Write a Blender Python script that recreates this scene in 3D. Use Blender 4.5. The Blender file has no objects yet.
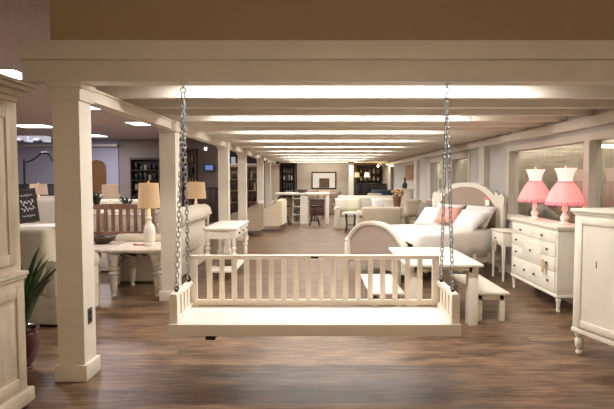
import bpy, bmesh, math, random
from mathutils import Vector, Matrix, Euler
random.seed(7)
S = bpy.context.scene
COL = S.collection
PI = math.pi
# ------------------------------------------------------------------ camera
F = 505.0; TH = 0.0515; CX = 318.2; CY = 204.5; H = 1.55
cd = bpy.data.cameras.new('camera'); cam = bpy.data.objects.new('camera', cd); COL.objects.link(cam)
cam.location = (0, 0, H); cam.rotation_euler = (PI/2-TH, 0, 0)
cd.sensor_width = 36; cd.lens = F/614*36; cd.shift_x = -(CX-307)/614
cd.clip_end = 100; cd.clip_start = .05
S.camera = cam

def ray(px, py):
    u = (px-CX)/F; v = (CY-py)/F; c, s = math.cos(TH), math.sin(TH)
    return Vector((u, c+v*s, -s+v*c))
def G(px, py, z=0.0):          # point of the horizontal plane z seen at a pixel
    d = ray(px, py); t = (z-H)/d.z
    return Vector((d.x*t, d.y*t, z))
def V(px, py, Y):              # point of the upright plane at depth Y seen at a pixel
    d = ray(px, py); t = Y/d.y
    return Vector((d.x*t, Y, H+d.z*t))

# ------------------------------------------------------------------ materials
MATS = {}
def mat(name, col, rough=.5, metal=0, noise=0.0, nscale=8, stretch=(1,1,1), bump=0.0, bscale=60, emit=0, ecol=None, coat=0, col2=None, sheen=0, trans=0, spec=.5):
    if name in MATS: return MATS[name]
    m = bpy.data.materials.new(name); m.use_nodes = True
    N = m.node_tree.nodes; L = m.node_tree.links; b = N['Principled BSDF']
    b.inputs['Base Color'].default_value = (*col, 1); b.inputs['Roughness'].default_value = rough
    b.inputs['Metallic'].default_value = metal
    b.inputs['Specular IOR Level'].default_value = spec
    if coat: b.inputs['Coat Weight'].default_value = coat
    if sheen: b.inputs['Sheen Weight'].default_value = sheen
    if trans: b.inputs['Transmission Weight'].default_value = trans
    if emit:
        b.inputs['Emission Color'].default_value = (*(ecol or col), 1); b.inputs['Emission Strength'].default_value = emit
    tc = N.new('ShaderNodeTexCoord')
    if noise or col2:
        mp = N.new('ShaderNodeMapping'); mp.inputs['Scale'].default_value = stretch
        L.new(tc.outputs['Object'], mp.inputs['Vector'])
        n = N.new('ShaderNodeTexNoise'); n.inputs['Scale'].default_value = nscale; n.inputs['Detail'].default_value = 5
        L.new(mp.outputs[0], n.inputs['Vector'])
        r = N.new('ShaderNodeValToRGB')
        c2 = col2 or tuple(max(0, c*(1-noise)) for c in col)
        r.color_ramp.elements[0].color = (*c2, 1); r.color_ramp.elements[0].position = .3
        r.color_ramp.elements[1].color = (*col, 1); r.color_ramp.elements[1].position = .62
        L.new(n.outputs['Fac'], r.inputs['Fac']); L.new(r.outputs['Color'], b.inputs['Base Color'])
    if bump:
        n2 = N.new('ShaderNodeTexNoise'); n2.inputs['Scale'].default_value = bscale; n2.inputs['Detail'].default_value = 3
        L.new(tc.outputs['Object'], n2.inputs['Vector'])
        bp = N.new('ShaderNodeBump'); bp.inputs['Strength'].default_value = bump; bp.inputs['Distance'].default_value = .01
        L.new(n2.outputs['Fac'], bp.inputs['Height']); L.new(bp.outputs['Normal'], b.inputs['Normal'])
    MATS[name] = m
    return m

PAINT = mat('cream_paint', (.74,.68,.575), .42, noise=.07, nscale=3, bump=.05)
SWINGP = mat('swing_cream_paint', (.88,.80,.69), .38, noise=.05, nscale=4, bump=.04)
JOIST = mat('joist_paint', (.80,.73,.62), .5, noise=.08, nscale=2.5, stretch=(.3,3,3))
TRIM = mat('wall_trim_paint', (.66,.61,.54), .4)
WORN = mat('worn_cream_paint', (.60,.51,.37), .5, noise=.32, nscale=9, stretch=(1,1,.25), bump=.1)
WHITEW = mat('white_furniture_paint', (.78,.73,.62), .4, noise=.05, nscale=5)
DISTR = mat('distressed_white_paint', (.68,.62,.53), .55, noise=.25, nscale=14, bump=.15)
GREYW = mat('grey_white_paint', (.76,.70,.59), .45, noise=.12, nscale=5, stretch=(1,1,.3))
WALLR = mat('warm_grey_wall', (.56,.53,.50), .8, noise=.06, nscale=2)
WALLB = mat('tan_wall', (.60,.52,.42), .85, noise=.06, nscale=2)
WALLL = mat('lavender_wall', (.50,.49,.60), .85, noise=.05, nscale=2)
WALLT = mat('taupe_wall', (.36,.31,.27), .85, noise=.06, nscale=2)
BULK = mat('bulkhead_tan', (.40,.29,.165), .8, noise=.05, nscale=2)
CEIL = mat('acoustic_ceiling', (.68,.60,.60), .9, noise=.25, nscale=22, bump=.3, bscale=120)
CEILW = mat('ceiling_over_joists', (.72,.68,.62), .9)
OLIVE = mat('olive_wall', (.36,.33,.24), .85)
CHAIN = mat('galvanised_chain', (.50,.52,.56), .35, metal=.9, noise=.3, nscale=40)
BLACKM = mat('black_metal', (.025,.023,.022), .4, metal=.6, noise=.2, nscale=20)
KNOB = mat('dark_bronze_knob', (.05,.035,.025), .35, metal=.8, noise=.2, nscale=30)
DARKW = mat('dark_wood', (.05,.028,.018), .45, noise=.4, nscale=6, stretch=(1,1,6))
BROWNW = mat('brown_slat_wood', (.34,.18,.11), .45, noise=.45, nscale=6, stretch=(3,3,.6), bump=.1)
REDW = mat('reddish_wood', (.09,.04,.028), .45, noise=.35, nscale=6)
DOORW = mat('honey_door_wood', (.26,.12,.04), .5, noise=.35, nscale=5, stretch=(6,1,.6))
LINEN = mat('taupe_linen', (.36,.27,.215), .9, noise=.10, nscale=90, bump=.2, bscale=250, sheen=.3)
CREAMF = mat('cream_fabric', (.58,.51,.38), .9, noise=.07, nscale=12, bump=.15, bscale=150, sheen=.3)
CREAMF2 = mat('pale_cream_fabric', (.56,.50,.40), .9, noise=.07, nscale=12, bump=.15, bscale=150, sheen=.3)
BEIGEF = mat('beige_fabric', (.43,.35,.25), .9, noise=.08, nscale=14, bump=.15, bscale=150, sheen=.3)
TANF = mat('tan_fabric', (.33,.25,.17), .9, noise=.2, nscale=10, sheen=.3)
ROSEF = mat('rosy_brown_fabric', (.27,.19,.14), .9, noise=.3, nscale=14, sheen=.3)
BEDW = mat('white_bedding', (.66,.62,.57), .9, noise=.05, nscale=10, bump=.4, bscale=9, sheen=.2)
PILW = mat('white_pillow', (.71,.68,.65), .9, noise=.04, nscale=10, bump=.2, bscale=14)
PILP = mat('pink_pillow', (.66,.33,.27), .9, noise=.1, nscale=10, bump=.2, bscale=20)
GREYF = mat('grey_throw', (.33,.29,.24), .9, noise=.3, nscale=20)
BLUEF = mat('teal_blue_fabric', (.05,.085,.095), .9, noise=.6, nscale=12)
URN = mat('maroon_glaze', (.07,.012,.012), .18, noise=.3, nscale=6, coat=.6)
LEAF = mat('strap_leaf_green', (.04,.10,.03), .4, noise=.5, nscale=7, col2=(.012,.035,.010))
LEAF2 = mat('dark_leaf_green', (.03,.075,.025), .5, noise=.5, nscale=9)
SOIL = mat('potting_soil', (.03,.02,.013), .95, noise=.4, nscale=30)
CERW = mat('white_ceramic', (.82,.78,.70), .25, noise=.04, nscale=4, coat=.4)
BRASS = mat('brass', (.5,.34,.14), .3, metal=.9, noise=.1, nscale=10)
SHADEB = mat('burlap_lampshade', (.56,.40,.24), .9, noise=.25, nscale=60, bump=.2, bscale=200, emit=.24, ecol=(.95,.60,.30))
SHADEG = mat('beige_lampshade', (.55,.44,.34), .9, noise=.1, nscale=60, emit=.25, ecol=(.8,.5,.3))
SHADEW = mat('pale_lampshade', (.8,.74,.66), .9, noise=.05, nscale=60, emit=.6, ecol=(.9,.75,.6))
PINKS = mat('pink_tulle', (.85,.36,.35), .8, noise=.25, nscale=16, stretch=(1,1,.2), emit=.55, ecol=(1.0,.40,.37))
PINKC = mat('pink_satin_bodice', (.88,.60,.54), .5, noise=.1, nscale=30, stretch=(1,1,.1), emit=1.0, ecol=(1.0,.66,.54))
PINKR = mat('deep_pink_ruffle', (.80,.22,.27), .8, noise=.3, nscale=30, emit=.45, ecol=(1.0,.22,.26))
TAGP = mat('paper_tag', (.86,.83,.78), .7, noise=.03, nscale=20)
TAGB = mat('kraft_tag', (.50,.36,.20), .8, noise=.1, nscale=20)
SLATE = mat('chalkboard', (.022,.018,.018), .7, noise=.3, nscale=6)
CHALK = mat('chalk', (.72,.70,.66), .95, noise=.1, nscale=50)
SCREEN = mat('television_screen', (.02,.03,.08), .2, emit=.5, ecol=(.25,.4,.95), noise=.6, nscale=9, col2=(.0,.0,.01))
GLASS = mat('window_glass', (.9,.92,.9), .03, trans=1)
BOWL = mat('dark_bowl', (.06,.03,.018), .4, noise=.3, nscale=8)
PLATE = mat('outlet_steel', (.12,.11,.10), .35, metal=.7, noise=.2, nscale=20)
FLOWO = mat('orange_flowers', (.60,.28,.06), .8, noise=.4, nscale=30)
FLOWY = mat('yellow_green_flowers', (.42,.36,.08), .8, noise=.4, nscale=30)
BOOKR = mat('red_cover', (.45,.07,.06), .6, noise=.1, nscale=20)
TUBE = mat('fluorescent_diffuser', (.9,.9,.9), .5, emit=9, ecol=(1.0,.97,.95))
PANEL = mat('ceiling_panel_glow', (.9,.9,.9), .5, emit=5, ecol=(.95,.92,1.0))
SPOTG = mat('spot_glow', (.9,.9,.9), .5, emit=12, ecol=(.9,.9,1.0))
BULBG = mat('warm_bulb', (.9,.8,.6), .5, emit=9, ecol=(1.0,.72,.36))

def floor_mat():
    m = bpy.data.materials.new('plank_floor'); m.use_nodes = True
    N = m.node_tree.nodes; L = m.node_tree.links; b = N['Principled BSDF']
    tc = N.new('ShaderNodeTexCoord')
    br = N.new('ShaderNodeTexBrick'); br.inputs['Scale'].default_value = 1
    br.inputs['Brick Width'].default_value = 1.25; br.inputs['Row Height'].default_value = .125
    br.inputs['Mortar Size'].default_value = .0012; br.inputs['Mortar Smooth'].default_value = .3; br.offset = .37
    br.inputs['Color1'].default_value = (0,0,0,1); br.inputs['Color2'].default_value = (1,1,1,1); br.inputs['Mortar'].default_value = (0,0,0,1)
    L.new(tc.outputs['Object'], br.inputs['Vector'])
    mp = N.new('ShaderNodeMapping'); mp.inputs['Scale'].default_value = (2.0, 24, 1); L.new(tc.outputs['Object'], mp.inputs['Vector'])
    n = N.new('ShaderNodeTexNoise'); n.inputs['Scale'].default_value = 1.6; n.inputs['Detail'].default_value = 7; n.inputs['Roughness'].default_value = .62
    L.new(mp.outputs[0], n.inputs['Vector'])
    mp2 = N.new('ShaderNodeMapping'); mp2.inputs['Scale'].default_value = (2.2, 5, 1); L.new(tc.outputs['Object'], mp2.inputs['Vector'])
    n2 = N.new('ShaderNodeTexNoise'); n2.inputs['Scale'].default_value = 1.3; n2.inputs['Detail'].default_value = 4
    L.new(mp2.outputs[0], n2.inputs['Vector'])
    def math_(op, a, c):
        q = N.new('ShaderNodeMath'); q.operation = op
        if hasattr(a, 'is_linked'): L.new(a, q.inputs[0])
        else: q.inputs[0].default_value = a
        if hasattr(c, 'is_linked'): L.new(c, q.inputs[1])
        else: q.inputs[1].default_value = c
        return q.outputs[0]
    t = math_('ADD', math_('MULTIPLY', br.outputs['Color'], .10), math_('ADD', math_('MULTIPLY', n.outputs['Fac'], .75), math_('MULTIPLY', n2.outputs['Fac'], .35)))
    r = N.new('ShaderNodeValToRGB'); e = r.color_ramp.elements
    e[0].position = .42; e[0].color = (.028,.014,.007,1)
    e[1].position = .80; e[1].color = (.30,.185,.10,1)
    x = e.new(.54); x.color = (.085,.045,.023,1)
    x = e.new(.66); x.color = (.185,.108,.058,1)
    L.new(t, r.inputs['Fac'])
    mx = N.new('ShaderNodeMix'); mx.data_type = 'RGBA'; mx.inputs[7].default_value = (.025,.014,.01,1)
    L.new(br.outputs['Fac'], mx.inputs[0]); L.new(r.outputs['Color'], mx.inputs[6])
    L.new(mx.outputs[2], b.inputs['Base Color'])
    b.inputs['Roughness'].default_value = .35; b.inputs['Specular IOR Level'].default_value = .55
    bp = N.new('ShaderNodeBump'); bp.inputs['Strength'].default_value = .25; bp.inputs['Distance'].default_value = .004
    L.new(n.outputs['Fac'], bp.inputs['Height']); L.new(bp.outputs['Normal'], b.inputs['Normal'])
    return m
FLOOR = floor_mat()

# ------------------------------------------------------------------ mesh builder
class MB:
    def __init__(s): s.bm = bmesh.new()
    def box(s, x0, x1, y0, y1, z0, z1, bev=0, seg=2, mtx=None):
        c = Vector(((x0+x1)/2, (y0+y1)/2, (z0+z1)/2)); d = (abs(x1-x0), abs(y1-y0), abs(z1-z0))
        m = Matrix.Translation(c) @ Matrix.Diagonal((*d, 1))
        if mtx is not None: m = mtx @ m
        r = bmesh.ops.create_cube(s.bm, size=1, matrix=m)
        if bev:
            es = list({e for v in r['verts'] for e in v.link_edges})
            bmesh.ops.bevel(s.bm, geom=es, offset=min(bev, min(d)*.49), segments=seg, profile=.5, affect='EDGES')
        return s
    def taper(s, x0, x1, y0, y1, z0, z1, k):       # box whose bottom is k times its top
        r = bmesh.ops.create_cube(s.bm, size=1)
        cx, cy = (x0+x1)/2, (y0+y1)/2
        for v in r['verts']:
            top = v.co.z > 0; q = 1 if top else k
            v.co = Vector((cx+v.co.x*(x1-x0)*q, cy+v.co.y*(y1-y0)*q, z1 if top else z0))
        return s
    def tube(s, pts, r, seg=8, closed=False, caps=True):
        pts = [Vector(p) for p in pts]; n = len(pts)
        rs = r if isinstance(r, (list, tuple)) else [r]*n
        rings = []; up = None
        for i, p in enumerate(pts):
            a = pts[(i-1) % n] if (closed or i > 0) else p; b = pts[(i+1) % n] if (closed or i < n-1) else p
            t = (b-a).normalized()
            if up is None:
                up = Vector((0,0,1)) if abs(t.z) < .9 else Vector((1,0,0))
            x = t.cross(up)
            if x.length < 1e-5: x = t.cross(Vector((0,1,.3)))
            x.normalize(); y = x.cross(t).normalized(); up = y
            rings.append([s.bm.verts.new(p+(x*math.cos(k*2*PI/seg)+y*math.sin(k*2*PI/seg))*rs[i]) for k in range(seg)])
        m = n if closed else n-1
        for i in range(m):
            A, B = rings[i], rings[(i+1) % n]
            for k in range(seg):
                try: s.bm.faces.new((A[k], A[(k+1) % seg], B[(k+1) % seg], B[k]))
                except ValueError: pass
        if caps and not closed:
            s.bm.faces.new(rings[0][::-1]); s.bm.faces.new(rings[-1])
        return s
    def lathe(s, prof, c=(0,0,0), seg=20, wav=0, nw=0, mtx=None, cap=True):
        c = Vector(c); rings = []
        for (r, z) in prof:
            ring = []
            for k in range(seg):
                a = k*2*PI/seg; rr = max(r, .0005)
                if wav: rr *= 1+wav*math.cos(a*nw)
                p = Vector((rr*math.cos(a), rr*math.sin(a), z))+c
                ring.append(s.bm.verts.new(mtx @ p if mtx is not None else p))
            rings.append(ring)
        for i in range(len(rings)-1):
            A, B = rings[i], rings[i+1]
            for k in range(seg): s.bm.faces.new((A[k], A[(k+1) % seg], B[(k+1) % seg], B[k]))
        if cap: s.bm.faces.new(rings[0][::-1]); s.bm.faces.new(rings[-1])
        return s
    def prism(s, pts, y0, y1, mtx=None):           # outline in x,z extruded along y
        A = [Vector((p[0], y0, p[1])) for p in pts]; B = [Vector((p[0], y1, p[1])) for p in pts]
        if mtx is not None: A = [mtx @ a for a in A]; B = [mtx @ b for b in B]
        A = [s.bm.verts.new(a) for a in A]; B = [s.bm.verts.new(b) for b in B]; n = len(A)
        f1 = s.bm.faces.new(A); f2 = s.bm.faces.new(B[::-1])
        for i in range(n): s.bm.faces.new((A[i], B[i], B[(i+1) % n], A[(i+1) % n]))
        bmesh.ops.triangulate(s.bm, faces=[f1, f2])
        return s
    def ring(s, outer, inner, y0, y1):             # frame between two outlines with equal point counts
        n = len(outer)
        P = [[s.bm.verts.new((p[0], y, p[1])) for p in o] for o in (outer, inner) for y in (y0, y1)]
        O0, O1, I0, I1 = P
        for i in range(n-1):
            j = i+1
            s.bm.faces.new((O0[i], O0[j], I0[j], I0[i])); s.bm.faces.new((O1[i], I1[i], I1[j], O1[j]))
            s.bm.faces.new((O0[i], O1[i], O1[j], O0[j])); s.bm.faces.new((I0[i], I0[j], I1[j], I1[i]))
        for i in (0, n-1): s.bm.faces.new((O0[i], I0[i], I1[i], O1[i]))
        return s
    def pillow(s, w, h, t, mtx=None, n=10, sag=.08):   # lies in x,z, thickness along y
        vs = {}
        for side in (-1, 1):
            for i in range(n+1):
                for j in range(n+1):
                    u = 2*i/n-1; v = 2*j/n-1
                    if side == 1 and (i in (0, n) or j in (0, n)): vs[(1,i,j)] = vs[(-1,i,j)]; continue
                    th = t/2*((1-u**4)*(1-v**4))**.6
                    pu = u*(1-sag*(1-v*v)*.6*abs(u)**2); pv = v*(1-sag*(1-u*u)*.6*abs(v)**2)
                    p = Vector((pu*w/2, side*th, pv*h/2))
                    vs[(side,i,j)] = s.bm.verts.new(mtx @ p if mtx is not None else p)
            for i in range(n):
                for j in range(n):
                    q = [vs[(side,i,j)], vs[(side,i+1,j)], vs[(side,i+1,j+1)], vs[(side,i,j+1)]]
                    s.bm.faces.new(q if side == -1 else q[::-1])
        return s
    def ball(s, c, r, sc=(1,1,1), sub=2):
        m = Matrix.Translation(Vector(c)) @ Matrix.Diagonal((*sc, 1))
        bmesh.ops.create_icosphere(s.bm, subdivisions=sub, radius=r, matrix=m); return s
    def build(s, name, m, parent=None, sharp=.7):
        bmesh.ops.recalc_face_normals(s.bm, faces=s.bm.faces)
        me = bpy.data.meshes.new(name); s.bm.to_mesh(me); s.bm.free()
        for p in me.polygons: p.use_smooth = True
        me.set_sharp_from_angle(angle=sharp)
        me.materials.append(m)
        o = bpy.data.objects.new(name, me); COL.objects.link(o)
        if parent is not None: o.parent = parent
        return o

def tag(o, label=None, cat=None, group=None, kind=None):
    if label: o['label'] = label
    if cat: o['category'] = cat
    if group: o['group'] = group
    if kind: o['kind'] = kind
    return o
def thing(name, label, cat, loc=(0,0,0), rz=0, group=None, sc=None):
    o = bpy.data.objects.new(name, None); COL.objects.link(o)
    o.location = loc; o.rotation_euler = (0, 0, rz); o.empty_display_size = .1
    if sc: o.scale = (sc, sc, sc)
    return tag(o, label, cat, group)
def dup(o, loc=None, rz=None, label=None, parent=None):
    c = o.copy(); COL.objects.link(c)
    if parent is not None: c.parent = parent
    if loc is not None: c.location = loc
    if rz is not None: c.rotation_euler = (0, 0, rz)
    if label: c['label'] = label
    for ch in list(o.children): dup(ch, parent=c)
    return c
def struct(name, mb, m): return tag(mb.build(name, m), kind='structure')
def arealight(name, loc, sx, sy, power, col, rot=(0,0,0), parent=None, spread=None):
    ld = bpy.data.lights.new(name, 'AREA'); ld.shape = 'RECTANGLE'; ld.size = sx; ld.size_y = sy
    ld.energy = power; ld.color = col
    if spread: ld.spread = spread
    o = bpy.data.objects.new(name, ld); COL.objects.link(o); o.location = loc; o.rotation_euler = rot
    if parent is not None: o.parent = parent
    return o
def pointlight(name, loc, power, col, r=.05, parent=None):
    ld = bpy.data.lights.new(name, 'POINT'); ld.energy = power; ld.color = col; ld.shadow_soft_size = r
    o = bpy.data.objects.new(name, ld); COL.objects.link(o); o.location = loc
    if parent is not None: o.parent = parent
    return o

# ------------------------------------------------------------------ the setting
ZB = 2.268            # underside of the front beam
ZC = 3.0              # shop ceiling
XR = 3.15             # right wall
Y0, YE = -3.5, 25.0
D1 = 3.80
struct('floor', MB().box(-15, 6.5, Y0, 30, -.1, 0), FLOOR)
struct('ceiling', MB().box(-15, 6.5, Y0, 30, ZC, ZC+.1), CEIL)
# right wall with three openings
WIN = [(4.3, 8.3), (10.55, 11.85), (12.75, 14.1)]
WZ0, WZ1 = .95, 2.0
w = MB(); y = 3.0
for (a, b) in WIN:
    w.box(XR, XR+.12, y, a, 0, ZC); w.box(XR, XR+.12, a, b, 0, WZ0); w.box(XR, XR+.12, a, b, WZ1, ZC); y = b
w.box(XR, XR+.12, y, 21.0, 0, ZC); w.box(XR, XR+.12, 21.0, 21.9, 2.05, ZC); w.box(XR, XR+.12, 21.9, 27, 0, ZC)
struct('wall_right', w, WALLR)
struct('wall_beyond_windows', MB().box(4.9, 5.0, 3.0, 22.5, 0, ZC), OLIVE)
for i, (a, b) in enumerate(WIN):
    root = MB()
    t = .075
    root.box(XR-.03, XR+.14, a-t, b+t, WZ1-.012, WZ1+t); root.box(XR-.05, XR+.14, a-t, b+t, WZ0-t, WZ0+.012)
    root.box(XR-.03, XR+.14, a-t, a+.012, WZ0, WZ1); root.box(XR-.03, XR+.14, b-.012, b+t, WZ0, WZ1)
    if i == 0: root.box(XR-.02, XR+.13, 5.86, 5.98, WZ0, WZ1)
    o = struct('window_%d' % (i+1), root, TRIM)
    MB().box(XR+.07, XR+.076, a, b, WZ0, WZ1).build('window_pane', GLASS, o)
# pleated curtain seen through the big window
pts = []
n = 520
for k in range(n+1):
    yy = 6.9+7.4*k/n; pts.append((yy, 4.35+.03*math.sin(k*PI/4)))
cb = MB(); A = []; B = []
for (yy, xx) in pts:
    A.append(cb.bm.verts.new((xx, yy, .2))); B.append(cb.bm.verts.new((xx, yy, 2.25)))
for k in range(n): cb.bm.faces.new((A[k], A[k+1], B[k+1], B[k]))
CUR = mat('taupe_curtain', (.36,.31,.25), .9, noise=.12, nscale=8)
o = cb.build('curtain', CUR); sm = o.modifiers.new('thick', 'SOLIDIFY'); sm.thickness = .006
tag(o, 'taupe pleated curtain hanging behind the wide window with pink lamps before it', 'curtain')
struct('wall_passage_end', MB().box(XR+.12, 4.9, 14.9, 15.0, 0, ZC), mat('pale_olive', (.52,.50,.42), .85))
struct('trim_cornice', MB().box(3.9, 4.9, 3.2, 6.5, 2.0, 2.06), TRIM)
# pilasters and plate on right wall
for (px, wd) in ((486, .34), (418, .45)):
    Yp = XR*F/(px-CX)
    struct('trim_%d' % (4 if px == 486 else 5), MB().box(XR-.10, XR, Yp-wd/2, Yp+wd/2, 0, 2.16), TRIM)
struct('trim_6', MB().box(XR-.12, XR, 3.0, 24.6, 2.14, ZB-.02, .004), TRIM)
struct('baseboard_right', MB().box(XR-.02, XR, 3.0, 21, 0, .12), TRIM)
# back walls
struct('wall_back', MB().box(-1.05, 1.55, YE, YE+.12, 0, ZC), WALLB)
struct('wall_rear', MB().box(-15, 6.5, 27.5, 27.6, 0, ZC), mat('rear_brown', (.28,.17,.09), .85, noise=.1, nscale=2))
pL = V(118, 150, 18.8)
struct('wall_left', MB().box(-15, pL.x, 18.8, 18.95, 0, ZC), WALLL)
pR = V(219, 150, 18.8)
struct('wall_taupe', MB().box(pL.x+.01, pR.x, 18.85, 18.97, 0, ZC), WALLT)
struct('wall_side', MB().box(-15, -14.9, Y0, 27.5, 0, ZC), WALLL)
struct('trim_7', MB().box(-15, pL.x+.05, 18.55, 18.8, 2.72, 2.8), TRIM)

# front beam, bulkhead
xl = V(23, 70, D1).x
struct('trim_1', MB().box(xl, 4.2, D1-.02, D1+.16, ZB, ZB+.155, .004), PAINT)
struct('trim_2', MB().box(V(18.3, 50, D1-.065).x, 4.2, D1-.065, D1+.17, ZB+.155, ZB+.29, .005), PAINT)
struct('wall_bulkhead', MB().box(V(50, 25, D1).x, 4.2, D1, D1+.12, ZB+.29, ZC), BULK)
struct('ceiling_over_joists', MB().box(-1.9, XR, 4.0, 24.5, 2.56, 2.62), CEILW)

# columns
CL, CR = -1.987, -1.787
def column(Yf, label, X0=CL, X1=CR, grp='square cream columns down the left side'):
    xc = (X0+X1)/2; hw = (X1-X0)/2; yc = Yf+hw
    t = thing('column', label, 'column', (xc, yc, 0), 0, grp)
    MB().box(-hw, hw, -hw, hw, .12, ZB-.13).build('shaft', PAINT, t)
    b = hw+.024
    MB().box(-b, b, -b, b, 0, .125, .005).build('base', PAINT, t)
    c = hw+.018; m = MB()
    m.box(-c, c, -c, c, ZB-.135, ZB-.04, .004); m.box(-c-.012, c+.012, -c-.012, c+.012, ZB-.04, ZB-.001, .004)
    m.build('capital', PAINT, t)
    return t
cols = [(D1, 'square cream column nearest the camera, with an outlet plate'), (6.34, 'square cream column behind the left chain of the swing'),
        (10.04, 'square cream column just beyond the white turned-leg console'), (12.5, 'square cream column in front of the beige armchair back'),
        (16.4, 'square cream column behind the cream armchair with pillows'), (19.0, 'slim-looking far cream column, second from the last in the left row'),
        (22.9, 'farthest cream column of the left row, near the blue shelves')]
for i, (yy, lb) in enumerate(cols):
    t = column(yy, lb)
    if i == 0:
        op = MB().box(.10, .106, -.035, .035, .42, .54, .002).build('outlet_plate', PLATE, t)
        q = MB()
        for zz in (.455, .505): q.box(.106, .110, -.017, .017, zz-.016, zz+.016, .003)
        q.build('socket', BLACKM, op)
pc = V(351.2, 190, 21.5)
t = column(21.5, 'lone white column in the middle distance, right of the framed picture', pc.x-.1, pc.x+.1, None)
# side beam on the left row, between capitals
sb = MB(); sb.box(-1.95, -1.82, D1+.16, 24.4, ZB-.10, ZB)
sb.box(-1.965, -1.80, D1+.16, 24.4, ZB-.012, ZB+.002)
struct('trim_3', sb, PAINT)
# joists
J0, JS = 4.57, .615
names = ['first', 'second', 'third', 'fourth', 'fifth', 'sixth', 'seventh', 'eighth', 'ninth', 'tenth', 'eleventh', 'twelfth', 'thirteenth', 'fourteenth', 'fifteenth',
         'sixteenth', 'seventeenth', 'eighteenth', 'nineteenth', 'twentieth', 'twenty-first', 'twenty-second', 'twenty-third', 'twenty-fourth', 'twenty-fifth', 'twenty-sixth', 'twenty-seventh', 'twenty-eighth', 'twenty-ninth', 'thirtieth', 'thirty-first', 'thirty-second']
j = MB().box(-1.99, 3.14, 0, .075, .004, .18, .003).build('ceiling_joist', JOIST)
NJ = 32
for k in range(NJ):
    o = j if k == 0 else j.copy()
    if k: COL.objects.link(o)
    o.location = (0, J0+JS*k, ZB)
    tag(o, 'painted ceiling joist, %s one back from the heavy front beam' % names[k], 'joist', 'painted joists under the ceiling')
# fluorescent fittings between joists
fx = thing('fluorescent_light', 'fluorescent strip light', 'ceiling light', (.32, 0, 0), 0, 'fluorescent strips hidden between the joists')
MB().box(-1.6, 1.6, -.07, .07, .15, .291, .01).build('housing', TRIM, fx)
MB().box(-1.56, 1.56, -.05, .05, .135, .15, .01).build('diffuser', TUBE, fx)
ld = bpy.data.lights.new('strip_light', 'AREA'); ld.shape = 'RECTANGLE'; ld.size = 3.1; ld.size_y = .12; ld.energy = 76; ld.color = (1.0, .965, .93)
lo = bpy.data.objects.new('strip_light', ld); COL.objects.link(lo); lo.parent = fx; lo.location = (0, 0, .13)
k = 0
while J0+JS*3*k < 24:
    yj = J0+JS*3*k-.26
    lb = 'white fluorescent strip light above the joists, %s from the front beam' % names[k]
    if k == 0: fx.location = (.32, yj, ZB); fx['label'] = lb
    else:
        nf = dup(fx, (.32, yj, ZB), 0, lb)
        for c_ in nf.children:
            if c_.type == 'LIGHT': c_.data = c_.data.copy(); c_.data.energy = 66 if k == 1 else 56
    k += 1
# smoke detectors / small fittings on joists
for (px, py, kk, lb) in ((362.5, 117.3, 3, 'small round white detector on a joist near the middle'), (467, 118.3, 3, 'small round white detector on a joist right of the chain')):
    p = V(px, py, J0+JS*kk-.02)
    o = MB().lathe([(.0,0), (.045,.004), (.05,.02), (.05,.03)], (0,0,0), 16, mtx=Matrix.Rotation(PI/2, 4, 'X')).build('smoke_detector', mat('detector_plastic', (.35,.3,.3), .5))
    o.location = (p.x, J0+JS*kk-.001, ZB+.045); tag(o, lb, 'detector')

# ------------------------------------------------------------------ ceiling panels, left shop area
def panel(px, py, w, d, lb, power=40):
    p = G(px, py, ZC)
    t = thing('ceiling_light_panel', lb, 'ceiling light', (p.x, p.y, ZC), 0, 'ceiling light panels over the left side')
    MB().box(-w/2-.03, w/2+.03, -d/2-.03, d/2+.03, -.02, -.001).build('frame', TRIM, t)
    MB().box(-w/2, w/2, -d/2, d/2, -.028, -.02).build('diffuser', PANEL, t)
    arealight('panel_light', (0, 0, -.04), w, d, power, (.93, .90, 1.0), parent=t)
panel(4, 73, .6, .6, 'glowing ceiling panel above the cream hutch', 25)
panel(34, 125.5, .9, .7, 'glowing ceiling panel seen between hutch and nearest column', 45)
panel(92, 106.5, .4, .5, 'glowing ceiling panel just right of the nearest capital', 12)
panel(142, 123, .6, .7, 'glowing ceiling panel left of the second column', 35)
panel(92, 135, .7, .8, 'glowing ceiling panel before the lavender wall', 45)
panel(198, 141.5, .6, .8, 'glowing ceiling panel beyond the left chain', 20)
# wavy white feature lights
for (px, py, lb) in ((22, 132, 'left white scalloped ceiling fitting behind the hutch'), (40, 133, 'right white scalloped ceiling fitting behind the hutch')):
    p = V(px, py, 17.5)
    o = MB().prism([(-.27,.1), (.27,.1), (.27,-.08), (.2,-.1), (.1,.0), (-.05,.03), (-.2,-.05), (-.27,-.03)], -.2, .2).build('ceiling_fitting', mat('fitting_glow', (.8,.8,.85), .6, emit=.45, ecol=(.85,.85,1)))
    o.location = (p.x, 17.5, min(p.z, ZC-.1)); tag(o, lb, 'ceiling light')

# ------------------------------------------------------------------ porch swing
FY, BY = 3.58, 4.12
xA = V(167.5, 330, FY).x; xB = V(461.6, 330, FY).x
zs = V(320, 324.8, FY).z; zb = V(320, 336.3, FY).z
xa = V(190, 280, BY).x; xb = V(439.3, 280, BY).x
ztop = V(320, 255.3, BY).z
sx = (xA+xB)/2
sw = thing('porch_swing', 'cream painted porch swing hanging by chains from the front beam', 'swing', (sx, (FY+BY)/2, zb))
hw = (xB-xA)/2; hb = (xb-xa)/2; hb = min(hb, hw); fy = FY-(FY+BY)/2; by = -fy; dz = zs-zb; zt = ztop-zb
offx = (xa+xb)/2-sx
m = MB().box(-hw, hw, fy, fy+.035, 0, dz, .004).box(-hw, -hw+.035, fy+.035, by+.04, 0, dz-.02).box(hw-.035, hw, fy+.035, by+.04, 0, dz-.02).box(-hw+.035, hw-.035, by, by+.04, 0, dz-.03)
m.build('seat_frame', SWINGP, sw)
m = MB(); n = 5; y_ = fy+.035
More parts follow.
